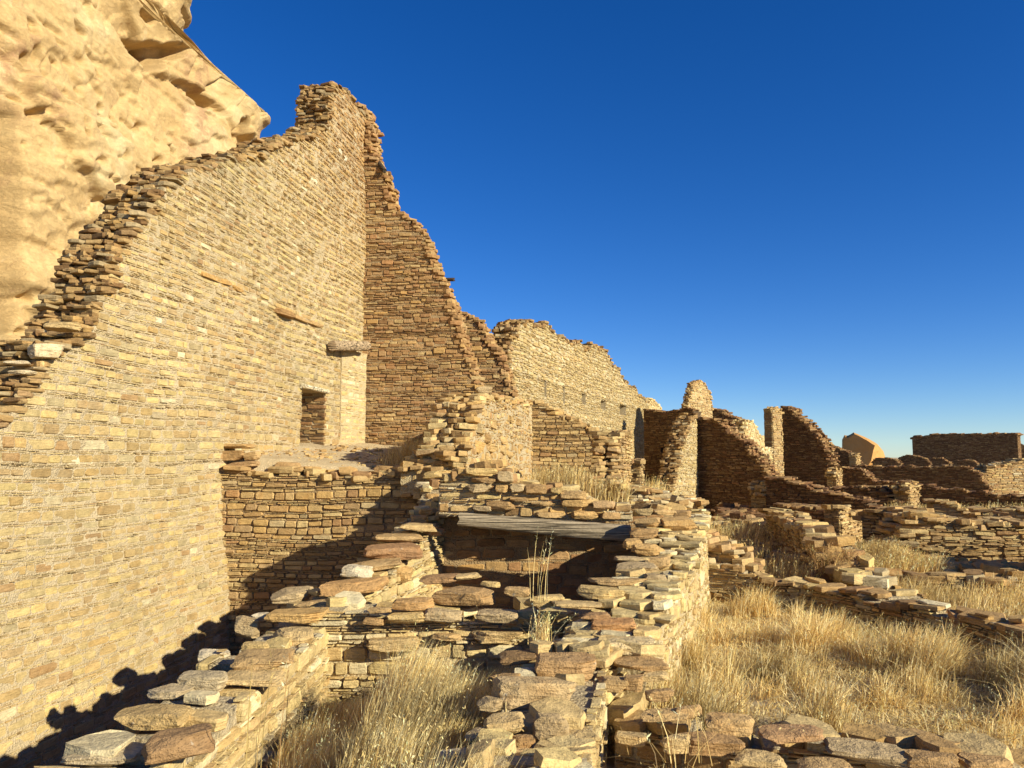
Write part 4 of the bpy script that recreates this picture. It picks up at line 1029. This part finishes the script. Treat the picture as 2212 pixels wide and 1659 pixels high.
# --- W6: front cross wall
w = Wall([(-1.85, 7.28), (.95, 7.28)], E(-2.7), [(0, E(-1.4)), (.8, E(-1.42)), (1.6, E(-1.45)), (2.5, E(-1.42))], .62, 'rough', 'pale', M_MORT, cs=(.2, .42, .07, .13), crest=.35, cell=.06, over=.03)
w.build('low_cross_wall', 'near low cross wall with broad flat capstones behind the tall straw grass', 'ruined wall', ('f', 'c'))
for a in ((1004, 1288, 128, 46, BROWN, 7.45), (893, 1305, 88, 34, lin(184, 138, 84), 7.25), (952, 1250, 90, 22, RED, 7.9), (1117, 1278, 54, 24, TAN, 7.4), (1175, 1298, 82, 34, YEL, 7.1), (1060, 1262, 40, 16, YEL, 7.7), (1010, 1245, 60, 16, BUFF, 7.9),
          (886, 1333, 94, 34, YEL, 7.15), (958, 1328, 80, 32, GREY, 7.15), (1075, 1330, 90, 32, GREY, 7.15), (1075, 1372, 110, 38, BUFF, 7.18), (820, 1318, 50, 14, TAN, 7.15), (808, 1342, 44, 20, BROWN, 7.15), (850, 1390, 110, 44, BUFF, 7.15), (965, 1375, 60, 20, TAN, 7.15)):
    w.hero(a[0], a[1], a[5], a[2], a[3], a[4], dk=.6)
w.done()
# --- W7: wall toward the viewer
path = [(.22, 2.2), (.28, 3.2), (.40, 4.3), (.62, 5.5), (.98, 6.4), (1.1, 7.2)]
w = polywall(path, [-1.5, -1.5, -1.48, -1.44, -1.42, -1.45], .55, 'broad near wall top of big grey boulders running toward the viewer at bottom centre', sty='rough', pal='pale', base=-2.7, name='diagonal_wall', faces=('f', 'c'), cs=(.16, .34, .06, .12), crest=.5, cell=.06, done=False, over=.03, mort=M_MORTG)
w.backface('rough')
GB = lin(176, 152, 112)
for a in ((1222, 1440, 128, 74, lin(160, 124, 84), 5.4, 'plate'), (1150, 1492, 170, 95, GB, 4.9, 'rock'), (1093, 1562, 96, 52, BUFF, 4.45, 'plate'), (1190, 1580, 76, 90, GB, 4.4, 'rock'), (1103, 1638, 156, 56, lin(200, 164, 112), 4.05, 'plate'), (989, 1630, 80, 44, lin(150, 146, 138), 4.15, 'rock'),
          (957, 1656, 80, 24, GREY, 4.0, 'plate'), (1127, 1604, 52, 40, BROWN, 4.25, 'rock'), (1040, 1590, 70, 40, GREY, 4.35, 'rock'), (1085, 1470, 70, 40, BROWN, 5.2, 'plate'), (1120, 1420, 80, 30, DKB, 5.7, 'plate'), (1060, 1520, 60, 40, GREY, 4.8, 'rock')):
    w.hero(a[0], a[1], a[5], a[2], a[3], a[4], kind=a[6], dk=.7)
w.done(299)
# --- W17: low wall at bottom right
path = [(.68, 5.35), (1.3, 5.0), (2.2, 4.8), (3.1, 4.68), (4.4, 4.55)]
w = polywall(path, [-1.72, -1.74, -1.74, -1.76, -1.78], .4, 'low row of large flat stones along the bottom right corner', sty='rough', pal='mid', base=-2.2, name='low_wall', faces=('f', 'c'), cs=(.2, .45, .06, .12), crest=.45, cell=.08, done=False, over=.05, mort=M_MORTG)
for a in ((1489, 1539, 62, 34, BROWN, 5.0), (1531, 1606, 146, 60, lin(160, 120, 76), 4.62), (1575, 1566, 104, 58, TAN, 4.85), (1707, 1584, 144, 44, lin(160, 118, 82), 4.75), (1874, 1622, 176, 56, GREY, 4.6), (2010, 1640, 104, 46, BROWN, 4.5), (2125, 1645, 104, 36, BROWN, 4.5),
          (1440, 1545, 110, 18, TAN, 4.95), (1425, 1500, 60, 34, BROWN, 5.2), (1465, 1606, 74, 48, BUFF, 4.6), (1363, 1596, 66, 38, BUFF, 4.75), (1640, 1640, 110, 30, BUFF, 4.5), (1780, 1655, 120, 24, TAN, 4.4)):
    w.hero(a[0], a[1], a[5], a[2], a[3], a[4], dk=.6)
w.done(299)

# ============================================================ RUBBLE lying about (uncountable)
def rubble(name, label, poly, n, s0, s1, pal, lift=0, seed=1):
    r = random.Random(seed); bag = Bag(); c = [sum(q[i] for q in poly)/len(poly) for i in (0, 1)]
    def inside(x, y):
        k = False
        for (xa, ya), (xb, yb) in zip(poly, poly[1:]+poly[:1]):
            if (ya > y) != (yb > y) and x < (xb-xa)*(y-ya)/(yb-ya)+xa: k = not k
        return k
    xs = [q[0] for q in poly]; ys = [q[1] for q in poly]; m_ = 0
    while m_ < n:
        x = r.uniform(min(xs), max(xs)); y = r.uniform(min(ys), max(ys))
        if not inside(x, y): continue
        m_ += 1; q = s0*(s1/s0)**(r.random()**1.6); z = float(ground_e(x, y))+H+r.uniform(0, lift)
        bag.add('slab', m3(rotm(r.uniform(0, 3), r.gauss(0, .16), r.gauss(0, .16)), q*r.uniform(.8, 1.4), q, q*r.uniform(.22, .4)), (x, y, z+q*.06), pick(pal), q*q*.4)
    root = thing(name, label, 'rubble', (c[0], c[1], H-2)); bag.build(root, limit=60); return root
rubble('rubble_patch', 'shaded stones heaped at the foot of the large dark red wall', [(6.0, 20), (9.0, 21), (10.5, 27), (8.2, 30.5), (6.8, 27)], 500, .2, .6, 'dark', .25, 8)
rubble('gravel_patch', 'stones and gravel scattered over the earth terrace before the doorway', [(-4.6, 13.3), (-1.6, 13.3), (-.9, 17), (-3.6, 17.8)], 420, .03, .16, 'mid', .0, 9)
rubble('rubble_patch', 'scatter of flat stones on the ledge right of the wall over the beam', [(1.5, 10.9), (2.3, 10.8), (3.3, 14.5), (4.3, 20), (3.0, 20), (2.2, 14)], 420, .10, .42, 'rub', .12, 3)
rubble('rubble_patch', 'dark flat stones strewn between the sunken wall line and the large shaded wall', [(5.0, 14), (6.6, 14.5), (8.6, 19.5), (9.2, 24), (6, 24), (4.6, 18)], 520, .16, .6, 'rub', .16, 4)
rubble('rubble_patch', 'fallen slabs along the foot of the broad shaggy slab wall', [(6.9, 13.2), (8.9, 12.5), (8.9, 13.6), (7.0, 14.3)], 320, .12, .42, 'mid', .22, 5)
rubble('rubble_patch', 'stones tumbled round the sunken wall line in the straw', [(4.5, 9.2), (5.5, 9.0), (5.5, 12), (6.3, 15.5), (5.1, 15.5), (4.5, 11.5)], 160, .14, .5, 'rub', .1, 6)
rubble('rubble_patch', 'jumble of slabs between the low dark walls and the strip of pale grass', [(8.5, 17.3), (12.8, 16.6), (16, 22), (12, 24.5), (9.5, 23)], 620, .2, .65, 'rub', .3, 7)

# ============================================================ LOOSE STONES on the earth
def loose(px, py, wp, hp, col, Y, label, yaw=0):
    p = P(px, py, Y); gz = float(ground_e(p[0], p[1]))+H; w_ = wp*Y/F; h_ = hp*Y/F*.8
    o = obj('loose_stone', proto_mesh('rock', rnd.randrange(20), M_HERO)); o.color = (*col, 1)
    o.matrix_basis = Matrix.Translation((p[0], p[1], gz+h_*.35)) @ Matrix.Rotation(R(yaw), 4, 'Z') @ Matrix.Diagonal((w_, w_*.8, h_, 1))
    tag(o, label, 'stone')
loose(733, 992, 9, 7, BROWN, 16, 'small dark stone alone on the earth terrace before the doorway')
loose(1666, 1103, 40, 20, GREY, 20, 'rounded pale stone with a dark hollow before the large shaded wall', 20)
loose(1833, 1248, 90, 34, TAN, 11.2, 'pale tilted slab lying on the sunken wall line', 20)
loose(1870, 1280, 60, 26, GREY, 10.5, 'dark grey block beside the pale tilted slab', 40)
loose(1715, 1190, 90, 20, BUFF, 14.4, 'bright flat slab on the sunken wall line left of the tall straw grass')
loose(1960, 1300, 80, 14, BROWN, 9.4, 'broad grey flat slab at the near end of the sunken wall line', -10)

# ============================================================ GRASS
m, nt, b = newmat('dry_straw'); at = nnode(nt, 'ShaderNodeAttribute', attribute_name='col')
nt.links.new(at.outputs['Color'], b.inputs['Base Color']); b.inputs['Roughness'].default_value = .6
tr = nt.nodes.new('ShaderNodeBsdfTranslucent'); nt.links.new(at.outputs['Color'], tr.inputs[0])
mx = nt.nodes.new('ShaderNodeMixShader'); mx.inputs[0].default_value = .25
nt.links.new(b.outputs[0], mx.inputs[1]); nt.links.new(tr.outputs[0], mx.inputs[2]); nt.links.new(mx.outputs[0], nt.nodes['Material Output'].inputs[0])
M_GRASS = m
GC = np.array([lin(234, 208, 144), lin(224, 194, 122), lin(238, 220, 166), lin(204, 170, 108), lin(176, 140, 88), lin(146, 114, 74)])
def grass(name, label, xs, ys, hts, lean=.35, wid=.005, heads=.45, pal=(4, 4, 3, 3, 1.5, 1), cat='grass', zoff=0, seed=1, parent=None, wind=(.1, -.15), headsize=1.0):
    r = np.random.RandomState(seed); n = len(xs); ge_ = ground_e(xs, ys)+H+zoff
    az_ = r.uniform(0, 2*math.pi, n); ln = r.gamma(1.6, lean/1.6, n); h = hts
    dx = np.cos(az_)*ln+wind[0]; dy = np.sin(az_)*ln+wind[1]
    wa = r.uniform(0, math.pi, n); wx, wy = np.cos(wa)*wid/2, np.sin(wa)*wid/2
    pw = np.array(pal, float); pw /= pw.sum(); ci = r.choice(len(GC), n, p=pw)
    tone = np.clip(fbm(xs*1.5, ys*1.5, 0, 3, 77)*.3+1.0, .66, 1.2)*r.uniform(.72, 1.15, n)
    col = GC[ci]*tone[:, None]
    V = []; 
    fr = (0, .4, .75, 1.0)
    pts = []
    for f in fr:
        cx = xs+dx*h*f**1.9; cy = ys+dy*h*f**1.9; cz = ge_+h*f*(1-.18*f*np.minimum(ln*1.6, 1.5))
        pts.append((cx, cy, cz))
        if f < 1:
            k = 1-.5*f
            V.append(np.stack([cx-wx*k, cy-wy*k, cz], 1)); V.append(np.stack([cx+wx*k, cy+wy*k, cz], 1))
        else: V.append(np.stack([cx, cy, cz], 1))
    VA = np.stack(V, 1)                      # n,7,3
    T0 = np.array([(0, 1, 3), (0, 3, 2), (2, 3, 5), (2, 5, 4), (4, 5, 6)])
    TA = (T0[None]+(np.arange(n)*7)[:, None, None]).reshape(-1, 3)
    VL = [VA.reshape(-1, 3)]; TL = [TA]; CL = [np.repeat(col, 7, 0)]; off = n*7
    k = int(n*heads)
    if k:
        sel = r.permutation(n)[:k]
        for j in range(8):
            f = 1.03-j*.045; jit = .010*headsize
            cx = xs[sel]+dx[sel]*h[sel]*f**1.9; cy = ys[sel]+dy[sel]*h[sel]*f**1.9; cz = ge_[sel]+h[sel]*f*(1-.18*f*np.minimum(ln[sel]*1.6, 1.5))
            o = np.stack([cx, cy, cz], 1); a = r.normal(0, jit*.8, (k, 3)); a[:, 2] = np.abs(a[:, 2])*1.3+.004*headsize; bb = r.normal(0, .0016*headsize, (k, 3))
            L = np.stack([o, o+a*.55+bb, o+a*1.2, o+a*.5-bb], 1)
            VL.append(L.reshape(-1, 3)); q = np.array([(0, 1, 2), (0, 2, 3)])
            TL.append((q[None]+(np.arange(k)*4)[:, None, None]).reshape(-1, 3)+off); off += 4*k
            CL.append(np.repeat(np.minimum(col[sel]*1.12, .8), 4, 0))
    V = np.concatenate(VL)
    org = np.array(parent.location) if parent else np.zeros(3)
    me = rawmesh(name, V-org, np.concatenate(TL), M_GRASS, np.concatenate(CL))
    o = obj(name, me, parent); tag(o, label, cat, kind='stuff'); return o
def scatter(n, x0, x1, y0, y1, cond, seed, clump=0.0, cs=1.6):
    r = np.random.RandomState(seed)
    x = r.uniform(x0, x1, n); y = r.uniform(y0, y1, n); k = cond(x, y)
    if clump: k &= (fbm(x*cs, y*cs, 0, 3, seed) > r.uniform(-1.0, .6, n)*clump)
    return x[k], y[k]
xl9 = lambda y: np.interp(y, y9, x9)
y4c = lambda y: np.interp(y, y4, x4)
def hmap(x, y, a, b, sd): 
    r = np.random.RandomState(sd); return (a+(b-a)*np.clip(fbm(x*1.1, y*1.1, 0, 3, sd)*.5+.5, 0, 1))*r.uniform(.6, 1.2, len(x))
# the right field: dense low straw
lineB = lambda y: np.interp(y, [5, 6.2, 7.4, 8.6, 9.6, 10.7, 11.3], [6.3, 5.45, 5.0, 4.75, 4.4, 3.85, 2.7])
cnd = lambda x, y: (x > xl9(y)+.04) & (x < lineB(y)) & (x < .70*y+.5)
x, y = scatter(80000, .9, 7, 4.9, 11.4, cnd, 5, .9, 2.2)
p_keep = np.random.RandomState(3).uniform(0, 1, len(x)) < np.clip(7.5/y, .35, 1)
x, y = x[p_keep], y[p_keep]
grass('straw_litter', 'matted fallen straw covering the ground of the right foreground', x, y, hmap(x, y, .04, .15, 9), 1.5, .008, .04, seed=2, pal=(7, 5, 6, 2, 1, 1))
x, y = scatter(260000, .9, 7, 4.9, 11.4, cnd, 55, 1, 2.2)
r_ = np.random.RandomState(4).uniform(0, 1, len(x)); f_ = fbm(x*2.3, y*2.3, 0, 3, 91)+.5*fbm(x*.8, y*.8, 0, 2, 92)
k_ = (r_ < np.clip((f_+.02)*1.3, .04, 1)*np.clip(7/y, .3, 1)); x, y, f_ = x[k_], y[k_], f_[k_]
grass('straw_grass', 'clumps of dry straw grass standing in the right foreground', x, y, (.10+.30*np.clip(f_+.1, 0, 1))*np.random.RandomState(6).uniform(.5, 1.3, len(x)), .42, .0075, .10, seed=12, pal=(8, 6, 6, 2, 1, 1))
x, y = scatter(52000, 3, 10, 6, 11.8, lambda x, y: (x > lineB(y)+.3) & (x > xl9(y)+.4) & (x > np.interp(y, [9.4, 11, 12.4], [5.1, 5.0, 5.2])) & (x < .7*y+.5), 6, 1.5, 1.4)
grass('straw_grass', 'yellow straw grass beyond the low line of flat stones', x, y, hmap(x, y, .08, .40, 10), .4, .0095, .10, seed=3, headsize=1.2, pal=(5, 7, 3, 3, 1, .5))
x, y = scatter(26000, 5.3, 8, 12.6, 15.6, lambda x, y: (x > 5.45) & (x < 6.55+.12*(15-y)) & (y < 14.4), 8, .5, 1.0)
grass('straw_grass', 'tall golden grass stand in front of the dark slumped rubble wall', x, y, hmap(x, y, .3, .62, 12), .18, .010, .5, pal=(3, 5, 2, 4, 1, 1), seed=4, headsize=1.7)
x, y = scatter(9000, 2.8, 6.2, 11.8, 20, lambda x, y: (x > xl9(y)+.3) & (x < np.interp(y, [11, 15, 20.4], [4.4, 5.2, 6.2])), 9, .5, 1.0)
grass('straw_grass', 'green tinged tall grass between the pale rubble wall and the sunken wall line', x, y, hmap(x, y, .25, .6, 13), .25, .010, .5, pal=(2, 5, 1, 5, 2, 2), seed=5, headsize=1.6)
x, y = scatter(9000, 12, 18, 22.5, 27, lambda x, y: (x > 12.7) & (x < 17.5), 10, .2)
grass('straw_grass', 'distant strip of pale grass in front of a long low dark wall', x, y, hmap(x, y, .35, .6, 14), .2, .02, .4, seed=6, headsize=2.5)
# grassy room at bottom centre
x, y = scatter(62000, -1.6, .2, 2.8, 7.2, lambda x, y: (x > y4c(y)+.03) & (x < xl9(y)-.5), 12, .55, 1.8)
hh = hmap(x, y, .24, .68, 15)*np.where(x > -1.0, 1.1, .8)*np.clip((7.6-y)/1.6, .35, 1)*np.clip((x+1.75)/.7, .75, 1)
grass('straw_grass', 'tall pale straw grass in the narrow room at bottom centre', x, y, hh, .16, .0062, .12, pal=(8, 4, 8, 1, 1, .5), seed=7, wind=(.22, -.1))
# terrace + middle rooms
x, y = scatter(5000, -2.4, -.2, 13.6, 17.6, lambda x, y: (x < y4c(y)-.7), 13, .9)
grass('straw_grass', 'sparse dry grass on the earth terrace below the brown wall', x, y, hmap(x, y, .12, .42, 16), .5, .009, .5, seed=8)
x, y = scatter(7000, .4, 2.6, 14.5, 19.8, lambda x, y: (x > y4c(y)+.1) & (x < 2.2), 14, .5)
grass('straw_grass', 'wispy grass at the foot of the half shaded block wall', x, y, hmap(x, y, .3, .7, 17), .25, .011, .6, pal=(3, 4, 4, 3, 1, 1), seed=9, headsize=1.6)
x, y = scatter(3500, 3.3, 4.6, 17, 22, lambda x, y: (x > .165*y) & (x < .2*y+.2), 15, .3)
grass('straw_grass', 'small tuft of grass between the slab stack and the stepped wall', x, y, hmap(x, y, .35, .6, 18), .25, .014, .6, seed=10, headsize=1.6)
# dark weeds in the shaded room at left
x, y = scatter(9000, -5.6, -2.3, 4.2, 12, lambda x, y: (x > -.176*0-5.6+.0*y), 16, .8)
grass('dry_weeds', 'sparse dry weeds in the deep shade below the great wall', x, y, hmap(x, y, .1, .4, 19), .5, .006, .4, pal=(1, 2, 1, 4, 4, 4), seed=11)
# individual plants
def plant(name, label, px, py, Y, n, h, spread, cat='dry plant', seed=1, e=None, wid=.006, hs=1.5, pal=(4, 4, 4, 2, 1, 1), lean=.2):
    p = P(px, py, Y); r = np.random.RandomState(seed); xs = p[0]+r.normal(0, spread, n); ys = p[1]+r.normal(0, spread, n)
    gz = ground_e(xs, ys)+H; z0 = p[2]
    root = thing(name, label, cat, p)
    o = grass('stalks', None, xs, ys, h*r.uniform(.45, 1.05, n), lean, wid, .7, pal, None, 0, seed, root, headsize=hs)
    V = np.empty(len(o.data.vertices)*3, np.float32); o.data.vertices.foreach_get('co', V); V = V.reshape(-1, 3)
    V[:, 2] += z0-float(gz.mean()); o.data.vertices.foreach_set('co', V.ravel())
    if 'kind' in o: del o['kind']
    if 'category' in o: del o['category']
    return root
plant('dry_plant', 'dry bunch of stiff straw stems growing on the joint of the near walls', 1165, 1392, 6.2, 70, .30, .05, seed=21, lean=.6, hs=1.0)
plant('dry_plant', 'tall thin seed stalks standing before the dark recess', 1168, 1300, 6.9, 9, .62, .06, seed=22, hs=1.7, lean=.16, wid=.0045)
plant('dry_plant', 'single dead weed with side shoots at the foot of the near diagonal wall', 545, 1700, 4.0, 5, .75, .03, seed=23, hs=1.4, lean=.08)
plant('dry_plant', 'thin dead weed stalk between the diagonal wall and the tall straw grass', 620, 1690, 4.0, 5, .7, .03, seed=24, hs=1.4, lean=.08)
plant('dry_plant', 'brown dry weed at the foot of the low stones at bottom right', 1480, 1655, 4.55, 20, .45, .08, seed=25, lean=.5)
plant('dry_plant', 'spiky dark bush by the sunken wall line in the grass', 1800, 1235, 12.0, 260, .45, .14, seed=26, pal=(0, 1, 0, 2, 4, 5), lean=.7, wid=.009)
plant('dry_plant', 'straw coloured bush on the terrace below the diagonal shadow', 905, 1000, 14.2, 320, .5, .16, seed=27, lean=.4, wid=.009)
print('done', len(bpy.data.objects))
